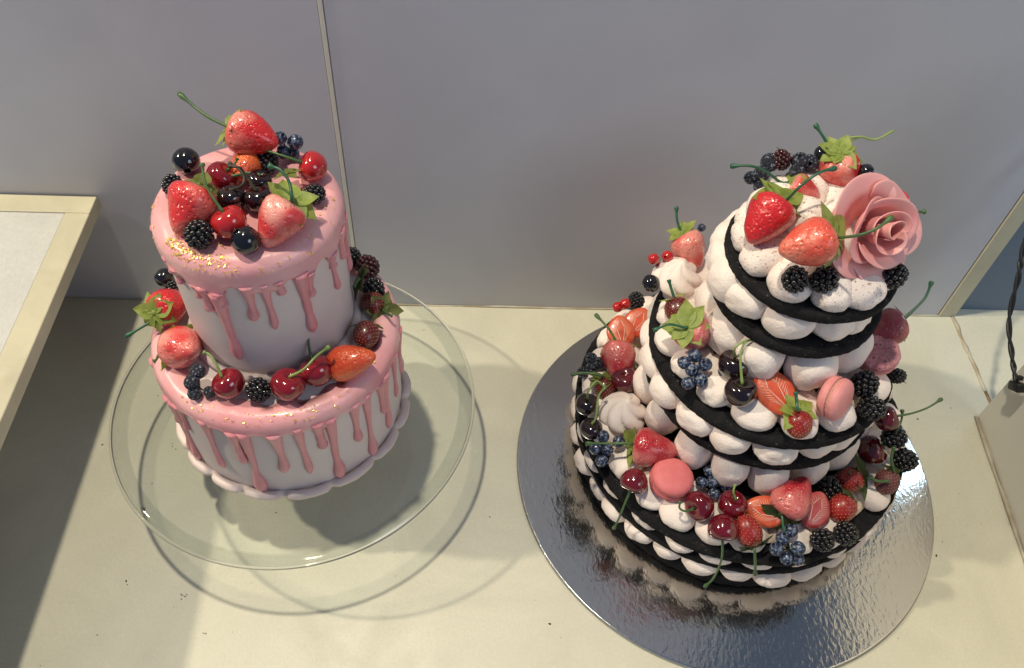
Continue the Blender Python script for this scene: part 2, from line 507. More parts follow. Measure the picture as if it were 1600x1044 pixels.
FRUIT = [
    ('straw', 'whole strawberry at the back of the pink cake top, green stem pointing up left', (-0.1249, 0.3853, 0.2773), 0.0245, (0.946, -0.282, -0.163), {'mat': 'red_pale', 'leaves': 6, 'lean': -0.2, 'stem': [(-0.1394, 0.3895, 0.2797), (-0.1518, 0.3948, 0.2831), (-0.166, 0.4041, 0.2896)]}),
    ('ball', 'black glossy berry at the upper left of the pink cake top', (-0.1624, 0.3774, 0.2632), 0.0157, (0.285, -0.953, -0.101), {}),
    ('blackberry', 'blackberry half hidden behind the left strawberry on the pink cake top', (-0.166, 0.3585, 0.2616), 0.0121, (-0.019, 0.782, 0.623), {}),
    ('straw', 'red strawberry lying at the left front of the pink cake top', (-0.1503, 0.3362, 0.2673), 0.0247, (-0.356, -0.764, -0.538), {'mat': 'red_pale2', 'leaves': 5, 'tone': 'olive'}),
    ('blackberry', 'blackberry at the left front of the pink cake top beside gold flakes', (-0.1428, 0.3189, 0.2633), 0.0158, (0.337, 0.112, 0.935), {}),
    ('cherry', 'bright red cherry at the front of the pink cake top with long bent stem', (-0.1282, 0.3272, 0.2646), 0.0187, (-0.406, 0.308, 0.86), {'mat': 'red', 'stem': [(-0.1319, 0.3288, 0.2708), (-0.1385, 0.3376, 0.2774), (-0.1413, 0.3437, 0.2821), (-0.1421, 0.349, 0.2863)]}),
    ('ball', 'black glossy berry with a round hole at the front of the pink cake top', (-0.1181, 0.3156, 0.2631), 0.0155, (-0.5, -0.009, 0.866), {'hole': 1}),
    ('straw', 'pale strawberry at the right front of the pink cake top with teal stem', (-0.1017, 0.3276, 0.267), 0.0238, (-0.485, -0.668, -0.565), {'mat': 'pale', 'leaves': 8, 'big': 1.3, 'lift': 2, 'teal': 1, 'stem': [(-0.0933, 0.3288, 0.2812), (-0.0948, 0.3356, 0.2866), (-0.0995, 0.3406, 0.2903), (-0.1059, 0.3425, 0.2914)]}),
    ('cherry', 'dark red cherry behind the black cherries on the pink cake top', (-0.1403, 0.364, 0.2637), 0.0168, (0.69, 0.247, 0.681), {'mat': 'crimson', 'stem': [(-0.1367, 0.3622, 0.2677), (-0.1321, 0.366, 0.271), (-0.1301, 0.3691, 0.2736)]}),
    ('half', 'orange red strawberry half in the middle of the pink cake top', (-0.1281, 0.3728, 0.2637), 0.0167, (-0.152, -0.988, 0.025), {}),
    ('blackberry', 'blackberry near the blueberries at the back of the pink cake top', (-0.1177, 0.3799, 0.2623), 0.0136, (-0.035, 0.522, 0.852), {}),
    ('sprig', 'blueberry sprig at the back right of the pink cake top', (-0.1086, 0.3965, 0.2598), 0.0083, (0.999, -0.017, 0.052), {'berries': [((-0.11, 0.3894, 0.272), 0.0077), ((-0.102, 0.3906, 0.2685), 0.0089), ((-0.1096, 0.389, 0.2621), 0.0082), ((-0.105, 0.3905, 0.2601), 0.0082)]}),
    ('cherry', 'glossy red cherry at the right edge of the pink cake top', (-0.0906, 0.3745, 0.2641), 0.0175, (-0.878, -0.006, 0.479), {'mat': 'red', 'stem': [(-0.097, 0.3711, 0.2686), (-0.1072, 0.3752, 0.2712), (-0.1181, 0.3776, 0.2724), (-0.1292, 0.3762, 0.2705)]}),
    ('blackberry', 'blackberry below the red cherry at the right of the pink cake top', (-0.0876, 0.3543, 0.2616), 0.0121, (0.932, 0.251, 0.262), {}),
    ('pair', 'pair of black cherries with dark twig stems in the middle of the pink cake', (-0.1246, 0.3505, 0.2631), 0.0155, (0.999, -0.017, 0.052), {'mat': 'black', 'stem': [(-0.1282, 0.3421, 0.2715), (-0.1232, 0.3455, 0.2746), (-0.1222, 0.3492, 0.2776), (-0.1258, 0.353, 0.2805), (-0.1306, 0.355, 0.2817)], 'berries': [((-0.131, 0.3465, 0.2638), 0.0154), ((-0.1166, 0.3467, 0.2636), 0.0151)]}),
    ('cherry', 'black cherry behind the black pair on the pink cake top', (-0.1192, 0.3628, 0.2623), 0.0137, (0.337, 0.112, 0.935), {'mat': 'black', 'stem': [(-0.1175, 0.3614, 0.2664), (-0.1236, 0.3637, 0.2678), (-0.1349, 0.3622, 0.2659)]}),
    ('calyx', 'loose olive leaf rosette beside the red cherry on the pink cake', (-0.1035, 0.3653, 0.2672), 0.0158, (0.187, -0.276, -0.943), {'leaves': 6, 'tone': 'olive'}),
    ('calyx', 'olive leaves above the left strawberry on the pink cake top', (-0.1463, 0.3445, 0.2746), 0.0144, (-0.119, -0.432, -0.894), {'leaves': 4, 'tone': 'olive'}),
    ('ball', 'black glossy berry at the far left of the pink cake ledge', (-0.2014, 0.379, 0.162), 0.0131, (-0.89, -0.297, 0.345), {}),
    ('blackberry', 'small blackberry behind the red strawberry on the pink cake ledge', (-0.1946, 0.3699, 0.161), 0.0109, (-0.019, 0.782, 0.623), {}),
    ('straw', 'red strawberry at the far left of the pink cake ledge, leaves facing out', (-0.1911, 0.3507, 0.1669), 0.0236, (0.456, 0.804, -0.381), {'mat': 'red', 'leaves': 7, 'big': 1.25, 'stem': [(-0.1921, 0.3439, 0.1691), (-0.2016, 0.3384, 0.1641), (-0.2155, 0.3321, 0.1581)]}),
    ('straw', 'pale pink strawberry at the left front of the pink cake ledge', (-0.1752, 0.3168, 0.1679), 0.0258, (0.618, -0.583, 0.527), {'mat': 'pale2', 'leaves': 6, 'big': 1.2, 'stem': [(-0.1921, 0.3204, 0.1568), (-0.194, 0.3176, 0.1545), (-0.196, 0.3164, 0.1534)]}),
    ('sprig', 'frosted blueberry sprig beside the leftmost cherry on the pink cake ledge', (-0.163, 0.2961, 0.1603), 0.0093, (0.999, -0.017, 0.052), {'berries': [((-0.1622, 0.2995, 0.1668), 0.0096), ((-0.1646, 0.2928, 0.1648), 0.0096), ((-0.1632, 0.2881, 0.1603), 0.0084), ((-0.1546, 0.2896, 0.1597), 0.0073)]}),
    ('cherry', 'leftmost dark red cherry on the front ledge of the pink cake', (-0.1427, 0.2923, 0.1648), 0.0191, (-0.511, 0.175, 0.841), {'mat': 'crimson', 'stem': [(-0.146, 0.294, 0.1736), (-0.1488, 0.2979, 0.1765), (-0.1526, 0.3024, 0.1798), (-0.1565, 0.3039, 0.1808)]}),
    ('blackberry', 'blackberry between two cherries on the front ledge of the pink cake', (-0.1251, 0.2892, 0.1631), 0.0153, (0.06, 0.016, 0.998), {}),
    ('cherry', 'dark red cherry right of the blackberry on the pink cake ledge', (-0.1077, 0.2917, 0.1654), 0.0203, (0.236, 0.24, 0.942), {'mat': 'crimson', 'stem': [(-0.1019, 0.2905, 0.1751), (-0.0968, 0.2943, 0.1784), (-0.0894, 0.3003, 0.1837), (-0.0819, 0.3046, 0.1876)]}),
    ('cherry', 'dark red cherry beside the orange strawberry half on the pink cake ledge', (-0.092, 0.3025, 0.1653), 0.0203, (-0.347, 0.408, 0.844), {'mat': 'crimson', 'stem': [(-0.0945, 0.3062, 0.1733), (-0.0966, 0.3138, 0.1792), (-0.0953, 0.3213, 0.1853), (-0.0904, 0.327, 0.1901)]}),
    ('half', 'orange strawberry half pointing right on the pink cake ledge', (-0.0728, 0.3088, 0.1665), 0.0228, (0.918, 0.005, 0.396), {'long': 1.22}),
    ('wild', 'dark seeded strawberry in front of the leaf star on the pink cake ledge', (-0.0651, 0.3332, 0.1638), 0.0171, (-0.085, -0.994, -0.065), {'mat': 'wine', 'leaves': 5, 'big': 1.25, 'tone': 'olive'}),
    ('wild', 'dark seeded strawberry under the right leaf star of the pink cake ledge', (-0.0633, 0.3612, 0.1612), 0.0156, (-0.832, 0.459, 0.312), {'mat': 'wine', 'leaves': 6, 'big': 1.6, 'lift': 2, 'tone': 'olive', 'stem': [(-0.0515, 0.3499, 0.1632), (-0.0498, 0.3493, 0.1628)]}),
    ('blackberry', 'blackberry between dark strawberries at the right of the pink cake ledge', (-0.0636, 0.3712, 0.1632), 0.0157, (-0.019, 0.782, 0.623), {}),
    ('calyx', 'large dark green leaf cluster at the back right of the pink cake ledge', (-0.0712, 0.3682, 0.1782), 0.0265, (0.844, 0.066, -0.533), {'leaves': 5, 'tone': 'dark', 'stem': [(-0.0702, 0.3628, 0.1842), (-0.0725, 0.3602, 0.182), (-0.0737, 0.358, 0.1802)]}),
    ('mulberry', 'wine red mulberry at the back right of the pink cake ledge', (-0.0692, 0.3917, 0.1634), 0.0161, (-0.516, 0.686, 0.514), {}),
    ('blackberry', 'small blackberry farthest back on the right of the pink cake ledge', (-0.081, 0.4016, 0.1621), 0.0132, (-0.019, 0.782, 0.623), {}),
    ('straw', 'glossy red strawberry at the left of the meringue cake top', (0.1703, 0.3506, 0.2562), 0.0265, (-0.567, -0.625, -0.536), {'mat': 'red', 'leaves': 7, 'big': 1.25, 'lift': 1.6, 'stem': [(0.1786, 0.3549, 0.2653), (0.184, 0.3543, 0.2781), (0.193, 0.3582, 0.2843), (0.2039, 0.3631, 0.2838)]}),
    ('straw', 'pale strawberry behind the red one on the meringue cake top, teal stem pointing left', (0.198, 0.3775, 0.2541), 0.0176, (0.863, -0.421, -0.279), {'mat': 'pale', 'leaves': 6, 'big': 1.3, 'stem': [(0.1849, 0.3816, 0.2565), (0.1738, 0.3841, 0.2629), (0.1643, 0.3866, 0.2643), (0.1545, 0.3896, 0.261)]}),
    ('straw', 'orange pink strawberry left of the rose on the meringue cake top', (0.1838, 0.3191, 0.2681), 0.0264, (-0.962, -0.178, -0.205), {'mat': 'coral', 'leaves': 7, 'lift': 2, 'big': 1.3, 'stem': [(0.1945, 0.3182, 0.2733), (0.2002, 0.3077, 0.2858), (0.2081, 0.3076, 0.2913), (0.2169, 0.3135, 0.294)]}),
    ('straw', 'red strawberry behind the rose at the back of the meringue cake top', (0.2213, 0.389, 0.261), 0.0239, (0.297, -0.159, -0.941), {'mat': 'red_pale', 'leaves': 8, 'flat': 0.35, 'stem': [(0.2164, 0.3914, 0.2677), (0.2108, 0.3998, 0.2741), (0.2042, 0.4077, 0.28)]}),
    ('tendril', 'pale green curled tendril behind the rose on the meringue cake top', (0.2347, 0.4109, 0.2603), 0.0159, (0.999, -0.017, 0.052), {'stem': [(0.2276, 0.4097, 0.2589), (0.2314, 0.4153, 0.2636), (0.2405, 0.4163, 0.2651), (0.2497, 0.4149, 0.2646), (0.2611, 0.4191, 0.2686)]}),
    ('sprig', 'frosted blueberry sprig at the left back of the meringue cake top', (0.1774, 0.3938, 0.2507), 0.0102, (0.999, -0.017, 0.052), {'berries': [((0.1803, 0.3956, 0.2599), 0.0116), ((0.1695, 0.3901, 0.2521), 0.0082), ((0.1755, 0.3904, 0.2551), 0.0101), ((0.1749, 0.3848, 0.2503), 0.0085)]}),
    ('mulberry', 'dark mulberry with a leaf at the back of the meringue cake top', (0.1859, 0.3939, 0.2635), 0.0119, (-0.192, 0.773, 0.605), {'leaf': 1}),
    ('sprig', 'frosted dark berries behind the pale strawberry on the meringue cake top', (0.2008, 0.3952, 0.261), 0.0109, (0.999, -0.017, 0.052), {'berries': [((0.1966, 0.392, 0.2644), 0.0108), ((0.2031, 0.3918, 0.2634), 0.0108), ((0.1947, 0.3871, 0.2607), 0.0092)]}),
    ('ball', 'black glossy berry behind the rear strawberry of the meringue cake top', (0.2095, 0.3947, 0.2686), 0.01, (-0.019, 0.782, 0.623), {}),
    ('ball', 'black glossy berry between rose and rear strawberry on the meringue cake', (0.2338, 0.3826, 0.2649), 0.0107, (0.483, 0.669, 0.566), {}),
    ('rose', 'large pink sugar rose on top of the meringue cake', (0.2247, 0.3408, 0.2595), 0.0575, (0.235, -0.744, 0.626), {}),
    ('blackberry', 'left one of two blackberries under the coral strawberry on the meringue cake top', (0.1814, 0.3133, 0.2451), 0.0154, (-0.051, 0.025, 0.998), {}),
    ('blackberry', 'right one of two blackberries under the rose on the meringue cake top', (0.1982, 0.3136, 0.2453), 0.0158, (0.271, -0.048, 0.961), {}),
    ('blackberry', 'blackberry below the right side of the rose on the meringue cake top', (0.2426, 0.3236, 0.2396), 0.0166, (0.98, 0.119, 0.159), {}),
    ('straw', 'strawberry mostly hidden behind the rose with leaves and stem showing right', (0.2477, 0.3622, 0.2576), 0.0166, (-0.975, -0.136, -0.173), {'mat': 'red', 'leaves': 6, 'tone': 'dark', 'stem': [(0.256, 0.3603, 0.2566), (0.2613, 0.3593, 0.2562), (0.2666, 0.3593, 0.2565)]}),
    ('straw', 'pale pink strawberry at the back left of the middle meringue tier', (0.1537, 0.4121, 0.1687), 0.0234, (0.517, -0.567, -0.641), {'mat': 'pale2', 'leaves': 6, 'stem': [(0.1482, 0.4196, 0.1743), (0.1444, 0.427, 0.18), (0.1438, 0.4347, 0.1862)]}),
    ('single', 'small blueberry at the back of the middle meringue tier', (0.1659, 0.4344, 0.1668), 0.006, (0.999, -0.017, 0.052), {}),
    ('currants', 'red currants at the back left of the middle meringue tier', (0.1353, 0.4121, 0.1558), 0.0082, (0.999, -0.017, 0.052), {'mat': 'currant', 'berries': [((0.1266, 0.4007, 0.1681), 0.008), ((0.1367, 0.4033, 0.1683), 0.0084), ((0.1327, 0.4009, 0.1596), 0.0072)]}),
    ('swirl', 'cream meringue swirl at the back left of the middle tier', (0.144, 0.3944, 0.1553), 0.0332, (0.999, -0.017, 0.052), {}),
    ('ball', 'dark cherry ball half hidden left of the rear meringue swirl', (0.1251, 0.3874, 0.1577), 0.0124, (-0.516, 0.686, 0.514), {}),
    ('wild', 'dark seeded strawberry with upright stem at the left of the middle tier', (0.1397, 0.3618, 0.1603), 0.018, (0.202, -0.97, -0.135), {'mat': 'wine', 'leaves': 5, 'flat': 0.3, 'stem': [(0.1369, 0.3663, 0.1662), (0.1347, 0.3713, 0.1701), (0.1328, 0.3764, 0.174)]}),
    ('straw', 'strawberry with a star of green leaves facing out on the middle tier', (0.1451, 0.3368, 0.1657), 0.0232, (0.562, 0.154, -0.813), {'mat': 'rose', 'leaves': 8, 'big': 1.25, 'stem': [(0.1366, 0.3326, 0.1772), (0.1264, 0.3344, 0.1779), (0.1167, 0.3314, 0.1749)]}),
    ('sprig', 'blueberry sprig beside the black cherries on the middle meringue tier', (0.1445, 0.3164, 0.1563), 0.0094, (0.999, -0.017, 0.052), {'berries': [((0.144, 0.32, 0.1645), 0.009), ((0.1369, 0.3159, 0.1623), 0.0085), ((0.1416, 0.3118, 0.1605), 0.0089), ((0.1502, 0.3145, 0.1625), 0.0089), ((0.1389, 0.3043, 0.1563), 0.0085), ((0.1474, 0.3066, 0.1567), 0.0093)]}),
    ('pair', 'pair of black cherries with looped green stems on the middle tier', (0.1693, 0.3048, 0.1613), 0.0202, (0.999, -0.017, 0.052), {'stem2': 1, 'mat': 'black', 'stem': [(0.1617, 0.3072, 0.1781), (0.1636, 0.3124, 0.1823), (0.1702, 0.316, 0.1856), (0.1839, 0.3163, 0.1868)], 'berries': [((0.1681, 0.3132, 0.1641), 0.0203), ((0.1695, 0.2947, 0.1611), 0.0199)]}),
    ('slice', 'orange strawberry slice with white veins left of the tilted macaron', (0.1919, 0.2963, 0.1607), 0.0232, (-0.525, 0.39, 0.757), {'long': 1.45}),
    ('wild', 'small red strawberry under green leaves beside the tilted macaron', (0.2038, 0.276, 0.1558), 0.0169, (0.019, -0.782, -0.623), {'mat': 'scarlet', 'leaves': 7, 'big': 1.5, 'lift': 2, 'stem': [(0.1982, 0.2759, 0.1707), (0.1977, 0.2796, 0.1736), (0.1968, 0.2844, 0.1774)]}),
    ('macaron', 'pink macaron standing tilted on the middle meringue tier', (0.2269, 0.2889, 0.1647), 0.0277, (0.688, -0.656, 0.31), {'mat': 'pink'}),
    ('blackberry', 'upper blackberry right of the tilted macaron on the middle tier', (0.2515, 0.3033, 0.16), 0.0175, (0.518, 0.198, 0.832), {}),
    ('blackberry', 'lower blackberry right of the tilted macaron on the middle tier', (0.2545, 0.2892, 0.1536), 0.0165, (0.732, -0.414, 0.541), {}),
    ('broken', 'purple pink macaron shell with crumbled edge at the right of the middle tier', (0.2641, 0.3244, 0.1649), 0.0282, (-0.152, -0.067, 0.986), {'mat': 'mauve'}),
    ('straw', 'dusky red strawberry at the right of the middle tier, long stem pointing up right', (0.2754, 0.3433, 0.1669), 0.0236, (-0.912, -0.289, -0.291), {'mat': 'dusky', 'leaves': 7, 'tone': 'dark', 'stem': [(0.2858, 0.3477, 0.1711), (0.2945, 0.3542, 0.1768), (0.3007, 0.3597, 0.1816), (0.3043, 0.3672, 0.1879)]}),
    ('blackberry', 'blackberry half hidden behind the broken macaron shell', (0.2832, 0.3193, 0.1471), 0.011, (0.999, -0.017, 0.052), {}),
    ('cherry', 'dark cherry below the blackberries at the right of the meringue cake, stem pointing right', (0.2905, 0.3122, 0.1062), 0.0178, (0.887, 0.081, 0.455), {'mat': 'dark', 'stem': [(0.2953, 0.3145, 0.1084), (0.3081, 0.315, 0.1096), (0.3191, 0.3179, 0.1127), (0.3288, 0.3226, 0.117)]}),
    ('blackberry', 'blackberry between two dark cherries at the right of the meringue cake', (0.2989, 0.305, 0.0936), 0.0166, (0.999, -0.017, 0.052), {}),
    ('cherry', 'dark cherry with a bowed stem at the right of the bottom meringue tier', (0.2866, 0.3016, 0.0816), 0.0209, (0.715, 0.014, 0.699), {'mat': 'dark', 'stem': [(0.2888, 0.2985, 0.0946), (0.2962, 0.3046, 0.1), (0.3009, 0.3112, 0.1055), (0.3016, 0.3174, 0.1106)]}),
    ('blackberry', 'blackberry at the outer right edge of the bottom meringue tier', (0.3091, 0.2951, 0.0799), 0.0172, (0.921, -0.229, 0.316), {}),
    ('wild', 'dusty purple strawberry at the right edge of the bottom meringue tier', (0.2938, 0.2804, 0.0758), 0.017, (-0.448, -0.684, -0.576), {'mat': 'dusty', 'leaves': 5, 'tone': 'dark', 'stem': [(0.295, 0.2833, 0.0859), (0.2935, 0.2903, 0.0914), (0.2952, 0.2961, 0.0962)]}),
    ('wild', 'red seeded strawberry behind a green leaf star on the bottom tier right', (0.2677, 0.2809, 0.0762), 0.0179, (-0.972, -0.147, -0.181), {'mat': 'scarlet', 'leaves': 7, 'tone': 'dark', 'big': 1.5, 'lift': 2, 'stem': [(0.2767, 0.2782, 0.0849), (0.2829, 0.276, 0.0836), (0.2904, 0.2759, 0.084)]}),
    ('blackberry', 'blackberry beside the seeded strawberries on the bottom tier right', (0.2503, 0.2737, 0.0763), 0.0181, (-0.047, 0.198, 0.979), {}),
    ('wild', 'red seeded strawberry right of the veined slice on the bottom tier', (0.2558, 0.2594, 0.0768), 0.0192, (-0.565, -0.626, -0.537), {'mat': 'scarlet', 'leaves': 4, 'tone': 'dark'}),
    ('blackberry', 'left of two blackberries at the front right edge of the bottom tier', (0.2365, 0.2361, 0.0756), 0.0165, (-0.054, -0.149, 0.987), {}),
    ('blackberry', 'right of two blackberries at the front right edge of the bottom tier', (0.2534, 0.2408, 0.0757), 0.0167, (-0.051, 0.025, 0.998), {}),
    ('straw', 'strawberry with dark leaves hanging over two slices at the front of the bottom tier', (0.2178, 0.2601, 0.0878), 0.0257, (0.555, 0.632, 0.541), {'mat': 'rose', 'leaves': 8, 'tone': 'dark', 'teal': 1, 'big': 1.35, 'lift': 2.2, 'stem': [(0.2097, 0.2494, 0.0838), (0.2099, 0.2422, 0.0807), (0.2134, 0.2354, 0.0729), (0.2189, 0.231, 0.0646)]}),
    ('slice', 'orange strawberry slice left of the front strawberry on the bottom tier', (0.2016, 0.2557, 0.0775), 0.0207, (-0.878, -0.006, 0.479), {'long': 1.3}),
    ('slice', 'dark pink veined strawberry slice right of the front strawberry on the bottom tier', (0.2356, 0.2568, 0.0779), 0.0216, (0.393, 0.267, 0.88), {'long': 1.2, 'mat': 'magenta'}),
    ('sprig', 'blueberry sprig at the front edge of the bottom tier below the strawberry', (0.2132, 0.2338, 0.0725), 0.0098, (0.999, -0.017, 0.052), {'berries': [((0.2164, 0.2423, 0.0767), 0.0094), ((0.2099, 0.2372, 0.0759), 0.0097), ((0.2052, 0.2309, 0.0727), 0.0093), ((0.219, 0.2305, 0.0749), 0.0097), ((0.2131, 0.2274, 0.0667), 0.0093), ((0.2209, 0.2267, 0.0662), 0.0085)]}),
    ('cherry', 'left cherry of the trio of red cherries at the front of the bottom tier', (0.1578, 0.2598, 0.0771), 0.0198, (-0.784, -0.492, 0.38), {'mat': 'deep', 'stem': [(0.1518, 0.2555, 0.0836), (0.1463, 0.2533, 0.0814), (0.142, 0.255, 0.0825), (0.1424, 0.2587, 0.0855)]}),
    ('cherry', 'right cherry of the trio of red cherries at the front of the bottom tier', (0.1798, 0.26, 0.0771), 0.0199, (0.151, 0.175, 0.973), {'mat': 'deep', 'stem': [(0.1767, 0.2593, 0.0867), (0.1779, 0.2636, 0.0902), (0.1791, 0.2673, 0.0932)]}),
    ('cherry', 'lower cherry of the trio, its long stem hanging over the bottom tier', (0.1707, 0.2436, 0.0772), 0.0199, (-0.076, -0.874, -0.48), {'mat': 'deep', 'stem': [(0.17, 0.2369, 0.0718), (0.1711, 0.2286, 0.0601), (0.1685, 0.2225, 0.0448), (0.1643, 0.2202, 0.035)]}),
    ('wild', 'red seeded strawberry right of the cherry trio, tip up, leaves at the edge', (0.1878, 0.2414, 0.0762), 0.0178, (-0.344, 0.745, 0.572), {'mat': 'scarlet', 'leaves': 5, 'big': 1.35, 'tone': 'dark', 'long': 1.25, 'stem': [(0.1905, 0.23, 0.0724), (0.1924, 0.2251, 0.0635), (0.1953, 0.2222, 0.0511)]}),
    ('sprig', 'blueberry sprig above the cherry trio on the bottom meringue tier', (0.1718, 0.281, 0.0723), 0.0093, (0.999, -0.017, 0.052), {'berries': [((0.1687, 0.2854, 0.0787), 0.0093), ((0.1792, 0.2857, 0.0784), 0.0089), ((0.1624, 0.2788, 0.0742), 0.0084), ((0.1699, 0.2782, 0.0764), 0.0088), ((0.1791, 0.2769, 0.0744), 0.0088), ((0.1706, 0.2711, 0.0722), 0.0084)]}),
    ('macaron', 'pink macaron lying face up at the front left of the bottom tier', (0.1407, 0.2791, 0.0778), 0.0299, (0.055, -0.019, 0.998), {'mat': 'salmon'}),
    ('cherry', 'single red cherry left of the flat macaron, stem hanging down', (0.1151, 0.278, 0.0767), 0.0189, (-0.408, -0.799, -0.442), {'mat': 'deep', 'stem': [(0.1113, 0.2712, 0.071), (0.1087, 0.2659, 0.0615), (0.1068, 0.2629, 0.0488), (0.1048, 0.2607, 0.0392)]}),
    ('straw', 'red strawberry left of the flat macaron with a straight stem pointing left', (0.1287, 0.3008, 0.0829), 0.0259, (0.944, -0.283, 0.168), {'mat': 'rose', 'leaves': 6, 'big': 1.1, 'stem': [(0.1132, 0.3003, 0.0892), (0.0973, 0.3006, 0.0884), (0.0818, 0.3009, 0.0876)]}),
    ('sprig', 'blueberry sprig at the left edge of the bottom meringue tier', (0.0978, 0.3066, 0.0724), 0.0095, (0.999, -0.017, 0.052), {'berries': [((0.0964, 0.3134, 0.0768), 0.0095), ((0.1071, 0.3083, 0.0785), 0.009), ((0.0913, 0.3059, 0.0725), 0.0091), ((0.0989, 0.3033, 0.0753), 0.0086), ((0.095, 0.2973, 0.0705), 0.009)]}),
    ('swirl', 'cream meringue swirl at the left of the bottom tier', (0.1132, 0.3357, 0.072), 0.0347, (0.999, -0.017, 0.052), {}),
    ('pair', 'pair of black cherries with an arched stem at the left edge of the bottom tier', (0.0877, 0.33, 0.0759), 0.0171, (0.999, -0.017, 0.052), {'mat': 'black', 'arch': 1, 'stem': [(0.091, 0.3234, 0.0862), (0.0925, 0.3347, 0.0953), (0.0973, 0.34, 0.0998), (0.0909, 0.3433, 0.102), (0.0852, 0.3377, 0.0972)], 'berries': [((0.0867, 0.3389, 0.0783), 0.0168), ((0.0887, 0.3196, 0.0761), 0.016)]}),
    ('cherry', 'dark red cherry at the left of the bottom tier beside the meringue swirl', (0.1166, 0.3597, 0.0804), 0.0204, (-0.163, 0.02, 0.986), {'mat': 'dark'}),
    ('wild', 'small dark strawberry under olive leaves at the left of the bottom tier', (0.1012, 0.3565, 0.0754), 0.0162, (0.074, -0.884, -0.462), {'mat': 'wine', 'leaves': 6, 'tone': 'olive', 'big': 1.5, 'stem': [(0.097, 0.3589, 0.0874), (0.0861, 0.3606, 0.088), (0.0754, 0.3597, 0.0866)]}),
    ('straw', 'red strawberry with dark stem at the back left of the bottom tier', (0.1127, 0.3773, 0.083), 0.026, (-0.091, -0.984, -0.155), {'mat': 'rose', 'leaves': 6, 'flat': 0.4, 'stem': [(0.1119, 0.3837, 0.0919), (0.1048, 0.3926, 0.0998), (0.0947, 0.4043, 0.1034)]}),
    ('slice', 'orange strawberry slice with white veins at the back left of the bottom tier', (0.1175, 0.4053, 0.082), 0.0218, (-0.114, 0.634, 0.765), {'long': 1.15}),
    ('slice', 'orange strawberry slice farthest back on the left of the bottom tier', (0.1312, 0.4133, 0.0837), 0.021, (0.477, 0.612, 0.631), {'long': 1.2}),
    ('sprig', 'frosted dark berry cluster at the outer left edge of the bottom tier', (0.0927, 0.3784, 0.0727), 0.0102, (0.999, -0.017, 0.052), {'rough': 1, 'berries': [((0.0935, 0.3828, 0.0766), 0.0093), ((0.0991, 0.3787, 0.0766), 0.0092), ((0.0941, 0.3773, 0.0726), 0.0093), ((0.0864, 0.3725, 0.0724), 0.0087)]}),
    ('currants', 'red currants at the back left of the bottom tier beside a blackberry', (0.1201, 0.4313, 0.0822), 0.0092, (0.999, -0.017, 0.052), {'mat': 'currant', 'stem': [(0.1213, 0.4245, 0.0769), (0.1224, 0.4205, 0.0738)], 'berries': [((0.1169, 0.4281, 0.0843), 0.0086), ((0.1228, 0.4297, 0.0866), 0.0091)]}),
    ('blackberry', 'blackberry beside the red currants at the back left of the bottom tier', (0.1325, 0.4352, 0.0843), 0.0138, (-0.019, 0.782, 0.623), {}),
]
RINGS = {'t2': [129.3, 147.6, 172.2, -159.5, -126.5, -92.3, -65.3], 't1': [147.3, 170.5, -166.1, -145.0, -107.2, -68.7, -53.4], 't0': [170.4, -158.5, -124.2, -80.2, -39.5, -13.2], 'm2': [167.0, -174.8, -156.6, -135.4, -112.6, -89.5, -68.5, -36.8], 'm1': [167.4, -175.0, -155.6, -134.9, -116.2, -93.1, -71.4, -58.2], 'm0': [161.6, 178.9, -158.2, -133.6, -112.0, -90.9, -67.2, -45.5], 'b2': [148.6, 160.3, 172.9, -176.9, -167.6, -150.5, -135.5, -123.9, -110.5, -98.6, -81.3, -68.9, -43.7], 'b1': [-172.7, -160.5, -148.4, -133.2, -119.3, -107.0, -93.0, -78.8], 'b0': [-153.7, -144.6, -133.3, -122.1, -110.5, -97.4, -85.6]}
DRIPS_UP = [(-111.9, 0.2141), (-101.9, 0.2328), (-103.3, 0.1724), (-83.4, 0.2101), (-73.3, 0.2005), (-64.8, 0.2373), (-50.4, 0.1861), (-44.9, 0.2155), (-24.4, 0.2436), (-23.1, 0.2024), (-9.4, 0.2168), (-132.0, 0.2367), (-140.3, 0.2332), (-116.7, 0.234)]
DRIPS_LOW = [(-132.9, 0.1137), (-140.9, 0.0652), (-137.4, 0.0513), (-116.0, 0.0891), (-102.0, 0.1057), (-97.3, 0.0665), (-83.6, 0.097), (-73.2, 0.0903), (-64.1, 0.1145), (-58.3, 0.0533), (-45.5, 0.1004), (-38.2, 0.0591), (-28.0, 0.1037), (-23.8, 0.0801), (-142.2, 0.1082)]
# ------------------------------------------------------------------ setting: display case
WY = .498
fl = tag(obj("floor", mesh("floor", *box(-1.3, .4515, -.12, WY + .02, -.02, 0), M['floor'], False)), kind='structure')
obj("floor_board", mesh("floor_board", *box(.4545, 1.1, -.12, WY + .02, -.02, .0005), M['floor'], False), fl)
obj("seam_bed", mesh("seam_bed", *box(.4515, .4545, -.12, WY, -.02, -.003), M['groove'], False), fl)
seam = [Vector((.4532 + .0006 * math.sin(i * 1.7), WY - .002 - i * .012, -.0006 + .0008 * math.sin(i * 2.3))) for i in range(8)]
obj("sealant", mesh("sealant", *tube(seam, [.0021 + .0006 * math.sin(i * 2.9) for i in range(8)], 8), M['caulk']), fl)
seam = [Vector((.4530, WY - .086 - i * .008, -.0008)) for i in range(6)]
obj("stain", mesh("stain", *tube(seam, [.0013, .0019, .0018, .002, .0017, .001], 8), M['rust']), fl)

jt = [Vector((-.62 + i * .0215, WY - .0006, .0003 + .0004 * math.sin(i * 1.3))) for i in range(51)]
obj("sealant", mesh("sealant", *tube(jt, [.0007 + .0005 * abs(math.sin(i * 2.7)) for i in range(51)], 6), M['caulk']), fl)

wl = tag(empty("wall", (0, WY, 0)), kind='structure')


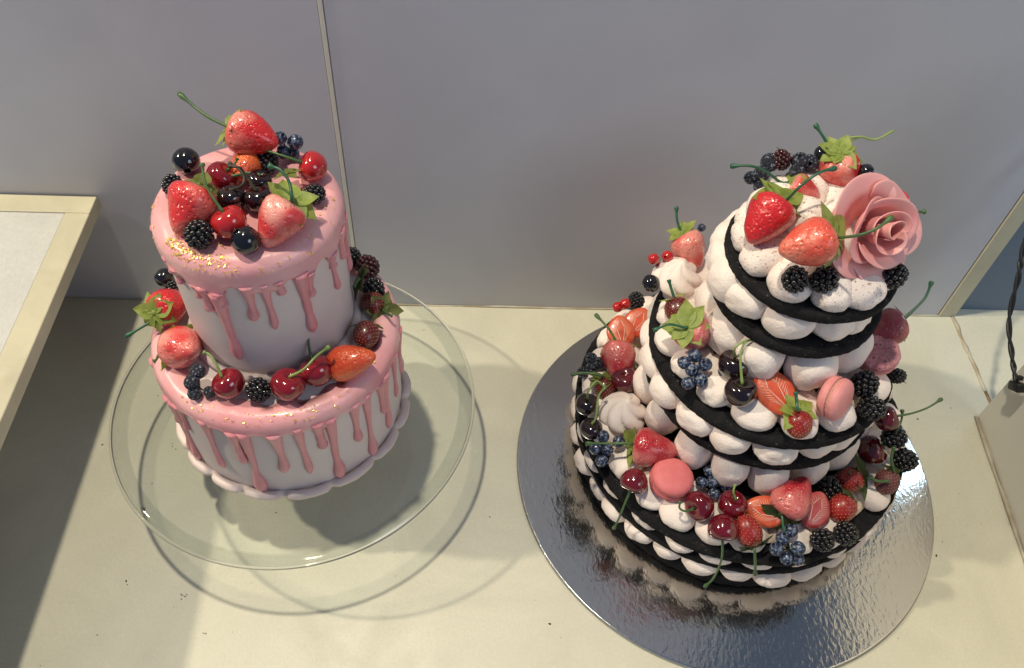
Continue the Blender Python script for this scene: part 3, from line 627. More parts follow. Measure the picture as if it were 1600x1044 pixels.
def wall_box(name, x0, x1, d0, d1, z0, z1, mat, b=0):
    return obj(name, mesh(name, *box(x0, x1, d0, d1, z0, z1, b), M[mat], False), wl)


wall_box("panel", -1.3, -.1002, 0, .018, .0006, 1.3, 'wall', .0006)
wall_box("seam_strip", -.0999, -.0968, -.0006, .016, .0006, 1.3, 'strip', .0004)
wall_box("panel", -.0964, .4392, 0, .018, .0006, 1.3, 'wall', .0006)
wall_box("seam_backing", -.1030, -.0940, .0125, .0175, .001, 1.2995, 'groove')
wall_box("corner_post", .4400, .4556, -.0012, .0178, .0006, 1.3, 'beige', .0008)
wall_box("recess_panel", .4560, 1.1, .008, .0176, .001, 1.3, 'recess')
wall_box("rear_backing", .4385, .4405, .010, .0172, .001, 1.299, 'groove')

# raised tray fixed to the back wall
tr_ = tag(empty("display_tray", (-.5, WY - .15, .124)), 'raised white tray with beige border fixed to the wall at left', 'tray')
TX0, TX1, TY0, TY1 = -1.25, -.2915, -.02, WY - .0015
def tray_box(name, a, mat, b=.0008):
    v, f_ = box(*a, b)
    return obj(name, mesh(name, [p - Vector((-.5, WY - .15, .124)) for p in v], f_, M[mat], False), tr_)
FWD = .0185
tray_box("frame_bar", (TX0, TX1, TY1 - FWD, TY1, .112, .1240), 'beige')
tray_box("frame_bar", (TX1 - FWD, TX1, TY0, TY1 - FWD - .0002, .112, .1240), 'beige')
tray_box("frame_bar", (TX0, TX0 + FWD, TY0, TY1 - FWD - .0002, .112, .1240), 'beige')
tray_box("frame_bar", (TX0 + FWD + .0002, TX1 - FWD - .0002, TY0, TY0 + FWD, .112, .1240), 'beige')
tray_box("tray_board", (TX0 + FWD + .0003, TX1 - FWD - .0003, TY0 + FWD + .0003, TY1 - FWD - .0003, .113, .1232), 'tray_white', .0004)

tray_box("tray_light_stop", (TX0 + .002, TX1 - .002, TY0 + .002, TY1 - .002, .1085, .1116), 'beige', .0004)  # unseen board added under the frame to stop light leaking through its joints

# upright panel at the right
pp = tag(obj("divider_panel", mesh("divider_panel", *box(0, .006, -.42, 0, 0, .34, .0008), M['panel'], False), loc=(.4352, .3850, .0006), rot=Quaternion((0, 0, 1), math.radians(-4.2))),
         'plain grey upright divider panel standing at the far right', 'panel')
ft = [Vector((-.0016, -i * .02, .0006 + .0004 * math.sin(i * 1.9))) for i in range(21)]
obj("sealant", mesh("sealant", *tube(ft, [.0012 + .0007 * abs(math.sin(i * 2.1)) for i in range(21)], 6), M['caulk']), pp)

# cable
cb = tag(empty("power_cable", (.424, .3578, .0703)), 'twisted black cable with a small plug hanging at the right edge', 'cable')
o0 = Vector((.424, .3578, .0703))
pc = [Vector(p) - o0 for p in ((.432, .4955, .262), (.428, .480, .200), (.424, .4469, .1439), (.424, .4333, .1261), (.4235, .4124, .097), (.424, .3864, .0813), (.424, .3690, .0742))]
pth = catmull(pc, 14)
for ph in (0, math.pi):
    tw = [p + Vector((math.cos(i * .42 + ph), math.sin(i * .42 + ph), 0)) * .0011 for i, p in enumerate(pth)]
    obj("wire", mesh("wire", *tube(tw, .0013, 7), M['cable']), cb)
v, f_ = box(-.004, .004, -.0035, .0035, -.006, .006, .001)
obj("plug", mesh("plug", v, f_, M['cable']), cb, loc=Vector((.424, .3655, .0728)) - o0, rot=Quaternion((1, 0, 0), .9))
v, f_ = box(-.0022, .0022, -.002, .002, -.009, -.0055, .0006)
obj("plug_collar", mesh("plug_collar", v, f_, M['cable']), cb, loc=Vector((.424, .3655, .0728)) - o0, rot=Quaternion((1, 0, 0), 2.6))

# crumbs and specks of dirt on the cream boards
cr = []
for k in range(90):
    x, y = rnd.uniform(-.30, .46), rnd.uniform(.17, .49)
    if math.hypot(x - .205, y - .333) < .168:
        continue
    r = rnd.choice([.0002, .0002, .0003, .0005]) * rnd.uniform(.7, 1.4)
    v, f_ = uvsphere(6, 4, (0, 0, 0), r)
    a = rnd.random() * 6.28
    cr.append(([Vector((x + (p.x * 1.6) * math.cos(a) - p.y * math.sin(a), y + p.x * 1.6 * math.sin(a) + p.y * math.cos(a), p.z * .6 + r * .5)) for p in v], f_))
for cx, cy, n in ((-.2395, .2925, 5), (-.196, .226, 5), (-.238, .236, 3), (-.232, .345, 3), (-.175, .2, 3)):
    for k in range(n):
        v, f_ = uvsphere(6, 4, (cx + rnd.gauss(0, .0016), cy + rnd.gauss(0, .0016), .0004), rnd.uniform(.0003, .0006))
        cr.append((v, f_))
tag(obj("crumbs", mesh("crumbs", *joined(cr), M['crumb'])), 'dark crumbs and dust specks scattered on the cream surface', 'crumbs', kind='stuff')

# ------------------------------------------------------------------ glass cake stand
PC = Vector((-.1248, .3477, 0))
HP, PR = .065, .1287
gs = tag(empty("cake_stand", PC), 'round clear glass cake stand under the pink drip cake', 'cake stand')
pv = joined([lathe([(0, HP - .0036), (.030, HP - .0036), (.10, HP - .0034), (PR - .0105, HP - .0030)], 160), lathe([(PR - .0105, HP - .0004), (.10, HP - .0006), (0, HP - .0006)], 160)])
obj("plate", mesh("plate", *pv, M['glass']), gs)
prof = [(PR - .0104, HP - .0030), (PR - .006, HP - .0022), (PR - .0012, HP - .0002), (PR - .0012, HP + .0010), (PR - .006, HP + .0002), (PR - .0104, HP - .0004)]
obj("rim_band", mesh("rim_band", *lathe(prof, 160), M['glass_band']), gs)
ring = []
NR = 160
for i in range(NR):
    a = 2 * math.pi * i / NR
    for k in range(10):
        b = 2 * math.pi * k / 10
        rr = PR + .0002 + .0012 * math.cos(b)
        ring.append(Vector((rr * math.cos(a), rr * math.sin(a), HP + .0008 + .0012 * math.sin(b))))
fr_ = [(i * 10 + k, ((i + 1) % NR) * 10 + k, ((i + 1) % NR) * 10 + (k + 1) % 10, i * 10 + (k + 1) % 10) for i in range(NR) for k in range(10)]
obj("rim", mesh("rim", ring, fr_, M['glass_rim']), gs)
prof = [(0, .0005), (.040, .0005), (.042, .0015), (.040, .003), (.020, .007), (.012, .016), (.011, .040), (.016, .054), (.026, HP - .0040), (0, HP - .0040)]
obj("foot", mesh("foot", *lathe(prof, 64), M['glass']), gs)

# ------------------------------------------------------------------ pink drip cake
CZ = HP + .0002
LC, UC = Vector((-.1255, .3485, 0)), Vector((-.1265, .356, 0))
LR, UR, LT, UT = .0770, .0508, .1535, .2535
ck = tag(empty("drip_cake", (LC.x, LC.y, CZ)), 'two tier white cake with pink icing drips and fruit on glass stand', 'cake')
K0 = Vector((LC.x, LC.y, CZ))


def tier(c, R, z0, z1, lean):
    prof = [(0, z0), (R - .001, z0)]
    prof += [(R, z0 + (z1 - z0 - .007) * k / 10) for k in range(11)]
    prof += [(R - .007 + .007 * math.cos(t), z1 - .007 + .007 * math.sin(t)) for t in (.4, .8, 1.2, 1.57)]
    prof += [(R * .6, z1), (0, z1)]

    def fn(r, a, z, i):
        w = 1 + .006 * fbm((math.cos(a) * 2, math.sin(a) * 2, z * 25 + lean), 1, 2) if r > R * .9 else 1
        return Vector((c.x + r * w * math.cos(a), c.y + r * w * math.sin(a), z)) - K0
    return lathe(prof, 96, fn)


obj("lower_tier", mesh("lower_tier", *tier(LC, LR, CZ, LT, 0), M['fondant']), ck)
obj("upper_tier", mesh("upper_tier", *tier(UC, UR, LT - .001, UT, 3), M['fondant']), ck)


def angd(a, b):
    return (a - b + math.pi) % (2 * math.pi) - math.pi


def icing(c, R, z1, drips, hang, inner, seed):
    """pink glaze: sheet over the rim whose lower edge waves and dips towards each drip"""
    T = .0024
    n = 240

    def low(a):
        h = hang + .004 * fbm((math.cos(a) * 3 + seed, math.sin(a) * 3, seed), 1, 2)
        for d, ze, w in drips:
            h += .0065 * math.exp(-(angd(a, d) / (.0052 / R)) ** 2)
        return z1 - h
    prof = []
    if inner:
        prof += [(inner - .003, z1 - .003), (inner, z1 + .0006), (inner + .004, z1 + .0018)]
    else:
        prof += [(0, z1 + .0024), (R * .3, z1 + .0026), (R * .6, z1 + .0022)]
    prof += [(R - .010, z1 + .0022)]
    Q = .0070
    prof += [(R - Q + (Q + T) * math.sin(t), z1 - Q + (Q + T) * math.cos(t)) for t in (.25, .5, .75, 1.0, 1.25, 1.5)]
    base = len(prof)
    prof += [(R + T, -1), (R + T * 1.15, -2), (R + T * 1.2, -3), (R + T * .8, -4), (R - .001, -5)]

    def fn(r, a, z, i):
        zz = z
        if i >= base:
            zl, zt = low(a), z1 - Q + (Q + T) * math.cos(1.5)
            k = (i - base + 1)
            zz = [zt + (zl - zt) * .35, zt + (zl - zt) * .7, zt + (zl - zt) * .93, zl, zl + .0012][k - 1]
        elif 0 < r < R - .004:
            zz = z + .0012 * fbm((r * math.cos(a) * 60, r * math.sin(a) * 60, seed), 1, 2)
            if inner and i < 3:
                r = r + .005 * fbm((math.cos(a) * 3, math.sin(a) * 3, seed + 5), 1, 3)
        return Vector((c.x + r * math.cos(a), c.y + r * math.sin(a), zz)) - K0
    v, f_ = lathe(prof, n, fn)
    return v, [tuple(reversed(q)) for q in f_], low


def drip(c, R, a0, ztop, zend, w, bulb, seed):
    pts, rad = [], []
    n = 16
    for i in range(n + 1):
        t = i / n
        z = ztop + (zend - ztop) * t
        a = a0 + .045 * fbm((seed, z * 22, 1.3), 1, 2) * t * (.05 / R)
        r = R + .0006
        pts.append(Vector((c.x + r * math.cos(a), c.y + r * math.sin(a), z)) - K0)
        k = w * (1.45 - .70 * min(1, t * 2.4)) if t < .45 else w * (.74 + .10 * math.sin(seed + t * 9))
        if t > .72:
            k = w * (.82 + (bulb - .82) * math.sin((t - .72) / .28 * math.pi * .62) ** 1)
        if i == n:
            k *= .35
        elif i == n - 1:
            k *= .80
        rad.append(k)
    return tube(pts, rad, 10, .85, lambda p: Vector((p.x + K0.x - c.x, p.y + K0.y - c.y, 0)).normalized())


def drips_for(table, c, R, z1, hang, extra):
    ds = []
    for i, (a, ze, *o) in enumerate(table):
        ds.append((math.radians(a), max(ze, CZ + .006), o[0] if o else 1))
    for a, ze in extra:
        ds.append((math.radians(a), ze, 1))
    return ds


upd = drips_for(DRIPS_UP, UC, UR, UT, .012, [(a, rnd.uniform(.19, .225)) for a in range(5, 205, 17)])
lod = drips_for(DRIPS_LOW, LC, LR, LT, .012, [(a, rnd.uniform(.085, .115)) for a in range(-12, 206, 15)])
for c, R, z1, ds, hang, inner, seed in ((UC, UR, UT, upd, .0125, 0, 1.7), (LC, LR, LT, lod, .0075, .0630, 4.1)):
    v, f_, low = icing(c, R, z1, ds, hang, inner, seed)
    ic = obj("icing", mesh("icing", v, f_, M['icing']), ck)
    for j, (a, ze, w) in enumerate(ds):
        zt = low(a) + .006
        big = 1.0
        if c is LC and ze < CZ + .012:
            big = 1.5
        v, f_ = drip(c, R, a, zt, min(ze, zt - .012), .0031 * rnd.uniform(.78, 1.15), rnd.uniform(1.0, 1.2) * big, j * 1.37 + seed)
        obj("drip", mesh("drip", v, f_, M['drip']), ic)

# pinched fondant border round the foot and a soft bead under the upper tier
bd = []
NB = 300
for i in range(NB):
    a = 2 * math.pi * i / NB
    s = abs(math.sin(a * 8.5 + .4 * math.sin(a * 3)))
    pinch = math.exp(-(s / .22) ** 2)
    for k in range(12):
        b = 2 * math.pi * k / 12
        rr = LR + .0018 + .0020 * s - .0016 * pinch + (.0034 - .0012 * pinch + .0006 * fbm((math.cos(a) * 9, math.sin(a) * 9, b), 1, 2)) * math.cos(b)
        zz = CZ + .0036 + (.0034 - .0005 * pinch) * math.sin(b) + .0012 * s - .0008 * pinch
        bd.append(Vector((LC.x + rr * math.cos(a), LC.y + rr * math.sin(a), zz)) - K0)
fb = [(i * 12 + k, ((i + 1) % NB) * 12 + k, ((i + 1) % NB) * 12 + (k + 1) % 12, i * 12 + (k + 1) % 12) for i in range(NB) for k in range(12)]
obj("base_border", mesh("base_border", bd, fb, M['border']), ck)
bd = []
for i in range(200):
    a = 2 * math.pi * i / 200
    w = .0030 + .0012 * fbm((math.cos(a) * 4, math.sin(a) * 4, 9), 1, 3)
    for k in range(10):
        b = 2 * math.pi * k / 10
        rr = UR + .0018 + w * math.cos(b)
        bd.append(Vector((UC.x + rr * math.cos(a), UC.y + rr * math.sin(a), LT + .0018 + w * math.sin(b))) - K0)
fb = [(i * 10 + k, ((i + 1) % 200) * 10 + k, ((i + 1) % 200) * 10 + (k + 1) % 10, i * 10 + (k + 1) % 10) for i in range(200) for k in range(10)]
obj("tier_border", mesh("tier_border", bd, fb, M['border']), ck)

# gold leaf scraps pressed on the icing
gf = []
def flake(p, nrm, s):
    t = nrm.orthogonal().normalized()
    t = Quaternion(nrm, rnd.random() * 6.28) @ t
    b = nrm.cross(t)
    k = rnd.randint(4, 6)
    top = [p + nrm * (.0004 + rnd.uniform(0, .0005)) + (t * math.cos(6.28 * i / k) + b * math.sin(6.28 * i / k)) * s * rnd.uniform(.4, 1.1) - K0 for i in range(k)]
    gf.append((top, [tuple(range(k))]))
for i in range(230):
    if i < 165:
        a, dr = math.radians(rnd.gauss(rnd.choice((-127, -104)), 9)), rnd.gauss(.001, .0032)
    else:
        a, dr = math.radians(rnd.uniform(-185, 5)), rnd.gauss(.004, .005)
    th = min(1.35, max(.02, dr / .0094 + .35))
    r = UR - .0070 + .0094 * math.sin(th)
    if dr < -.003:
        r, th = UR - .0070 + dr, .02
    z = UT - .0070 + .0094 * math.cos(th)
    nrm = Vector((math.cos(a) * math.sin(th), math.sin(a) * math.sin(th), math.cos(th)))
    flake(Vector((UC.x + r * math.cos(a), UC.y + r * math.sin(a), z)), nrm, rnd.uniform(.0004, .0010))
for i in range(60):
    a, th = math.radians(rnd.gauss(-85, 30)), rnd.uniform(.05, 1.0)
    r = LR - .0070 + .0094 * math.sin(th)
    nrm = Vector((math.cos(a) * math.sin(th), math.sin(a) * math.sin(th), math.cos(th)))
    flake(Vector((LC.x + r * math.cos(a), LC.y + r * math.sin(a), LT - .0070 + .0094 * math.cos(th))), nrm, rnd.uniform(.0004, .0010))
tag(obj("gold_flakes", mesh("gold_flakes", *joined(gf), M['gold'], False), ck), kind='stuff')

# ------------------------------------------------------------------ silver cake board
bo = tag(empty("cake_board", (.2047, .3331, .0003)), 'round silver foil cake board under the black and white meringue cake', 'cake board')
prof = [(0, 0), (.1642, 0), (.165, .0008), (.165, .0022), (.1642, .0030)]
obj("core", mesh("core", *lathe(prof, 160), M['board_edge']), bo)
obj("foil_top", mesh("foil_top", *lathe([(.1646, .0024), (.1643, .0030), (.1640, .0031), (.1636, .0031), (.1, .0031), (0, .0031)], 160), M['foil']), bo)

# ------------------------------------------------------------------ meringue cake
MC = Vector((.2078, .3535, .0036))
UP = .009
mc = tag(empty("meringue_cake", MC), 'three tier cake of black biscuit layers and piped white meringue kisses', 'cake')


def disc(R, z0, z1, seed):
    h = (z1 - z0) / 2
    prof = [(0, z0), (R * .5, z0), (R - .001, z0), (R, z0 + .0012), (R, z0 + h), (R, z1 - .0012), (R - .0012, z1), (R * .95, z1), (R * .90, z1), (R * .8, z1), (R * .5, z1), (0, z1)]

    def fn(r, a, z, i):
        w = 1 + .010 * fbm((math.cos(a) * 2.2, math.sin(a) * 2.2, seed), 1, 3) + .007 * fbm((math.cos(a) * 26, math.sin(a) * 26, z * 400 + seed), 1, 3)
        return Vector((r * w * math.cos(a), r * w * math.sin(a), z + .0012 * fbm((math.cos(a) * 2.5, math.sin(a) * 2.5, seed), 1, 2) + .0005 * fbm((r * math.cos(a) * 160, r * math.sin(a) * 160, seed), 1, 2) - MC.z))
    return lathe(prof, 220, fn)


LAY = [(.1205, .0036, .0185), (.1240, .0325, .0395), (.1245, .0485, .0560),
       (.0825, .0565, .0670), (.0820, .1040, .1125), (.0835, .1330, .1405),
       (.0535, .1410, .1510), (.0535, .1890, .1970), (.0525, .2200, .2275)]
for i, (R, z0, z1) in enumerate(LAY):
    obj("biscuit_layer", mesh("biscuit_layer", *disc(R, z0, z1, i * 3.3), M['biscuit']), mc)

# kisses: rounded piped drops whose thin end points to the middle
KISS = []
for s in range(6):
    prof = [(0 if i in (0, 14) else math.sin(math.pi * i / 14), -math.cos(math.pi * i / 14)) for i in range(15)]
    prof = [(0 if i in (0, 18) else math.sin(math.pi * i / 18), -math.cos(math.pi * i / 18)) for i in range(19)]

    def fn(r, a, z, i, s=s):
        sp = lambda x: math.copysign(abs(x) ** .86, x)
        p = Vector((sp(z), sp(r * math.cos(a)), sp(r * math.sin(a))))      # long axis along x, outwards
        k = min(1, max(0, -p.x / 1.0))
        tap = 1 - .5 * k * k
        p = Vector((p.x * (1 + .3 * k), p.y * tap, p.z * (tap * .5 + .5)))
        d = 1 + (.07, .09, .08, .10, .08, .09)[s] * fbm(p + Vector((s * 7.1, 0, 0)), (1.1, 1.3, .9, 1.5, 1.2, 1.0)[s], 3) - (.09 * math.exp(-((p.y - .35 * p.x - .1) / .07) ** 2) * (p.x > -.6) * max(0, p.z) if s == 3 else 0) + .016 * fbm(p + Vector((s * 3.3, 5, 0)), 4, 2)
        d += .010 * math.sin(p.z * 8 + 2 * fbm(p, 1.0, 1) + s)             # faint coil lines of piping
        return p * d
    KISS.append(mesh("meringue_kiss", *lathe(prof, 28, fn), M['meringue']))


def ring(angles, rc, zc, hl, hw, hh, mat, tilt=0, full=True, jit=1.0, off=(0, 0)):
    A = sorted(math.radians(a) % (2 * math.pi) for a in angles)
    gaps = sorted(angd(b, a) % (2 * math.pi) for a, b in zip(A, A[1:]))
    med = min(gaps[len(gaps) // 2], 2.2 * hw / rc)
    if full:
        add = []
        for a, b in zip(A, A[1:] + [A[0] + 2 * math.pi]):
            g = b - a
            n = int(round(g / med))
            if n > 1 and g > math.radians(50):
                add += [a + g * k / n for k in range(1, n)]
        A += add
    for a in A:
        r = rc + rnd.uniform(-.0015, .0015) * jit
        q = Quaternion((0, 0, 1), a + rnd.uniform(-.12, .12)) @ Quaternion((0, 1, 0), tilt + rnd.uniform(-.1, .1)) @ Quaternion((1, 0, 0), rnd.uniform(-.15, .15))
        k = rnd.uniform(.90, 1.10)
        obj("meringue_kiss", rnd.choice(KISS), mc, (r * math.cos(a) + off[0], r * math.sin(a) + off[1], zc + UP - MC.z + rnd.uniform(-.0006, .0006)), q, (hl * k, hw * rnd.uniform(.90, 1.13), hh * rnd.uniform(.90, 1.08)), mat)


ring(RINGS['b0'], 0.1132, .0168, .0150, .0132, .0090, M['meringue'])
ring(RINGS['b1'], 0.1117, .0350, .0145, .0132, .0078, M['meringue'])
ring(RINGS['b2'], 0.1077, .0540, .0142, .0126, .0088, M['meringue'], .12)
ring(RINGS['m0'], 0.0705, .0765, .0160, .0140, .0195, M['meringue'], .1)
ring(RINGS['m1'], 0.0705, .1138, .0155, .0146, .0118, M['meringue'], off=(-.0030, .0010))
ring(RINGS['m2'], 0.0670, .1385, .0140, .0130, .0092, M['meringue'], .1)
ring(RINGS['t0'], .0425, .1610, .0155, .0155, .0195, M['meringue'], .1)
ring(RINGS['t1'], .0395, .1995, .0155, .0146, .0135, M['meringue'], off=(-.0055, .0030))
ring(RINGS['t2'], 0.0368, .2260, .0140, .0128, .0092, M['meringue_cocoa'], .1)
# inner kisses that fill the ledges under the fruit
ring(range(0, 360, 17), .0930, .0520, .0125, .0120, .0078, M['meringue_cocoa'], full=False)
ring(range(7, 360, 30), .0530, .1375, .0120, .0120, .0078, M['meringue_cocoa'], full=False)
ring(range(10, 360, 55), .0190, .2275, .0140, .0130, .0110, M['meringue_cocoa'], full=False)

ring((38, 66, 95, 124, 150), .0330, .2380, .0140, .0130, .0110, M['meringue_cocoa'], full=False)
ring((30, 150, 270), .0120, .2400, .0140, .0130, .0120, M['meringue_cocoa'], full=False)


def cream(R0, R1, z, seed):
    prof = [(R0, z - .004), (R0, z), ((R0 + R1) / 2, z + .0035), (R1 - .003, z + .002), (R1, z - .004)]

    def fn(r, a, zz, i):
        return Vector((r * math.cos(a), r * math.sin(a), zz + UP - MC.z + .0028 * fbm((r * math.cos(a) * 70, r * math.sin(a) * 70, seed), 1, 3)))
    v, f_ = lathe(prof, 140, fn)
    return v, [tuple(reversed(q)) for q in f_]


obj("cream_filling", mesh("cream_filling", *cream(.080, .112, .0535, 1), M['cream']), mc)
obj("cream_filling", mesh("cream_filling", *cream(.050, .071, .1385, 2), M['cream']), mc)
obj("cream_filling", mesh("cream_filling", *cream(.003, .040, .2290, 3), M['cream']), mc)
# ------------------------------------------------------------------ fruit: shared shapes (unit width, local +z is the fruit's axis)
def straw_mesh(s, long=1.0):
    prof = [(0, -.40), (.16, -.455), (.30, -.44), (.41, -.385), (.48, -.28), (.50, -.16), (.475, -.02), (.425, .12), (.36, .26), (.285, .40), (.20, .52), (.12, .60), (.05, .64), (0, .65)]
    # finer profile
    pr = []
    for (a, b) in zip(prof, prof[1:]):
        pr += [a, ((a[0] + b[0]) / 2, (a[1] + b[1]) / 2)]
    pr.append(prof[-1])

    def fn(r, a, z, i):
        p = Vector((r * math.cos(a), r * math.sin(a), z * long))
        d = 1 + .10 * fbm(p + Vector((s * 5.3, 1, 2)), 1.5, 2) + .018 * fbm(p + Vector((s, 3, 1)), 8, 2)
        return Vector((p.x * d, p.y * d, p.z * (.5 + .5 * d)))
    return mesh("strawberry_body", *lathe(pr, 36, fn), STRAW['red'])


STRAWS = [straw_mesh(s) for s in range(4)]
WILDB, WILDS = [], []
for s in range(2):
    prof = [(0, -.42), (.2, -.42), (.36, -.34), (.46, -.2), (.49, -.02), (.46, .16), (.38, .33), (.26, .45), (.12, .52), (0, .54)]
    WILDB.append(mesh("wild_body", *lathe(prof, 28), WILD['wine']))
    sd = []
    n = 190
    for k in range(n):
        zz = 1 - 2 * (k + .5) / n
        a = k * 2.399963 + s
        rr = math.sqrt(1 - zz * zz)
        zc = zz * .5 + .05
        # radius of the body at that height
        R = 0
        for (r0, z0), (r1, z1) in zip(prof, prof[1:]):
            if z0 <= zc <= z1 and z1 > z0:
                R = r0 + (r1 - r0) * (zc - z0) / (z1 - z0)
        if R < .1:
            continue
        sd.append(uvsphere(5, 3, (R * math.cos(a), R * math.sin(a), zc), .020))
    WILDS.append(mesh("wild_seeds", *joined(sd), M['seed']))
prof = [(0, -.46), (.16, -.44), (.32, -.35), (.44, -.2), (.50, 0), (.50, .14), (.45, .28), (.34, .375), (.22, .40), (.12, .37), (.05, .32), (0, .30)]


def cherry_fn(r, a, z, i):
    k = 1 + .035 * math.cos(2 * a)
    g = .045 * math.exp(-(a - math.pi) ** 2 / .06) * (1 if z > 0 else .4)
    return Vector((r * k * (1 - g) * math.cos(a), r / k * math.sin(a), z))


pr = []
for a_, b_ in zip(prof, prof[1:]):
    pr += [a_, ((a_[0] + b_[0]) / 2 * 1.008, (a_[1] + b_[1]) / 2 * 1.004)]
pr.append(prof[-1])
CHERRYM = mesh("cherry_flesh", *lathe(pr, 36, cherry_fn), CHERRY['red'])
BERRY = []
for s in range(3):
    dr = [uvsphere(10, 8, (0, 0, 0), .36)]
    n = 58
    for k in range(n):
        zz = 1 - 2 * (k + .5) / n
        a = k * 2.399963 + s * 1.1
        rr = math.sqrt(1 - zz * zz)
        j = rnd.uniform(.36, .41)
        dr.append(uvsphere(9, 6, (rr * math.cos(a) * j, rr * math.sin(a) * j, zz * .44), rnd.uniform(.092, .112)))
    BERRY.append(mesh("blackberry", *joined(dr), M['blackberry']))
prof = [(0, -.5), (.2, -.458), (.36, -.35), (.46, -.19), (.5, 0), (.47, .17), (.38, .325), (.25, .43), (.15, .475), (.135, .50), (.115, .48), (.105, .42), (.10, .30), (0, .28)]
BALL = mesh("berry_skin", *lathe(prof, 32), M['ball'])


def blue_fn(r, a, z, i):
    if i in (8, 9, 10):
        z = z + .05 * max(0, math.cos(5 * a))
        r *= 1.25
    return Vector((r * math.cos(a), r * math.sin(a), z))


BLUE = mesh("blueberry", *lathe(prof, 20, blue_fn), M['blueberry'])
LEAF = []
for s in range(5):
    vs_, fs = [], []
    bend = (-.06, -.16, .14, -.22, .26)[s]
    rows = 9
    for i in range(rows + 1):
        t = i / rows
        w = (.10 * (1 - t) + .30 * math.sin(math.pi * min(1, t) ** .8)) * (1 if t < .97 else .25)
        if s in (1, 3):
            w *= 1 + .16 * math.cos(t * 13)            # notched edge
        if i == rows:
            w = .008
        for j in (-1, -.5, 0, .5, 1):
            vs_.append(Vector((t, w * j, bend * t * t + .10 * w * abs(j) * 2 - .015 * (j == 0) + .012 * math.sin(t * 6 + s))))
    for i in range(rows):
        for j in range(4):
            fs.append((i * 5 + j, (i + 1) * 5 + j, (i + 1) * 5 + j + 1, i * 5 + j + 1))
    LEAF.append(mesh("leaf", vs_, fs, M['leaf']))


def add_leaves(cal, n, axis_out, size, mat, droop, seed):
    r_ = random.Random(seed)
    base = zto(axis_out)
    off = r_.random() * 6.28
    for k in range(n):
        a = off + 2 * math.pi * (k + r_.uniform(-.18, .18)) / n
        q = base @ Quaternion((0, 0, 1), a) @ Quaternion((0, 1, 0), droop + r_.uniform(-.12, .12))
        obj("leaf", r_.choice(LEAF), cal, (0, 0, 0), q, size * r_.uniform(.82, 1.15), mat)


def add_calyx(root, at, out_dir, n, size, mat, droop, seed):
    cap = lathe([(0, -.2), (.16, -.14), (.2, 0), (.12, .1), (0, .13)], 12)
    cal = obj("calyx", mesh("calyx", *cap, mat), root, at, None, 1)
    cal.data.transform(zto(out_dir).to_matrix().to_4x4() @ Matrix.Scale(size * .7, 4))
    add_leaves(cal, n, out_dir, size, mat, droop, seed)
    return cal


def add_stem(root, pts, mat, r0=.0010, knob=.0019):
    p = catmull(pts, 7)
    n = len(p)
    rad = []
    for i in range(n):
        t = i / (n - 1)
        r = r0 * (1.25 - .35 * min(1, t * 3))
        if t > .88:
            r = r0 * .9 + (knob - r0 * .9) * min(1, (t - .88) / .08)
        if i == n - 1:
            r *= .75
        rad.append(r)
    return obj("stem", mesh("stem", *tube(p, rad, 8), mat), root)


CATS = {'straw': ('strawberry', 'strawberry', 'strawberries on the cakes'), 'wild': ('strawberry', 'strawberry', 'small seeded strawberries on the cakes'),
        'half': ('strawberry_half', 'strawberry', 'strawberry halves on the pink cake'), 'slice': ('strawberry_slice', 'strawberry slice', 'strawberry slices on the meringue cake'),
        'cherry': ('cherry', 'cherry', 'cherries on the cakes'), 'pair': ('cherry_pair', 'cherries', 'pairs of cherries'),
        'blackberry': ('blackberry', 'blackberry', 'blackberries on the cakes'), 'mulberry': ('mulberry', 'mulberry', 'mulberries on the cakes'),
        'ball': ('black_berry', 'berry', 'black glossy berries'), 'single': ('blueberry', 'blueberry', None), 'sprig': ('blueberry_sprig', 'blueberries', 'blueberry sprigs'),
        'currants': ('red_currants', 'currants', 'red currant sprigs'), 'calyx': ('leaf_rosette', 'leaves', 'loose leaves on the pink cake'), 'tendril': ('tendril', 'tendril', None),
        'macaron': ('macaron', 'macaron', 'macarons on the meringue cake'), 'broken': ('macaron', 'macaron', 'macarons on the meringue cake'),
        'swirl': ('meringue_swirl', 'meringue', 'meringue swirls'), 'rose': ('sugar_rose', 'rose', None)}
TONE = {'olive': M['leaf_olive'], 'dark': M['leaf_dark'], None: M['leaf']}

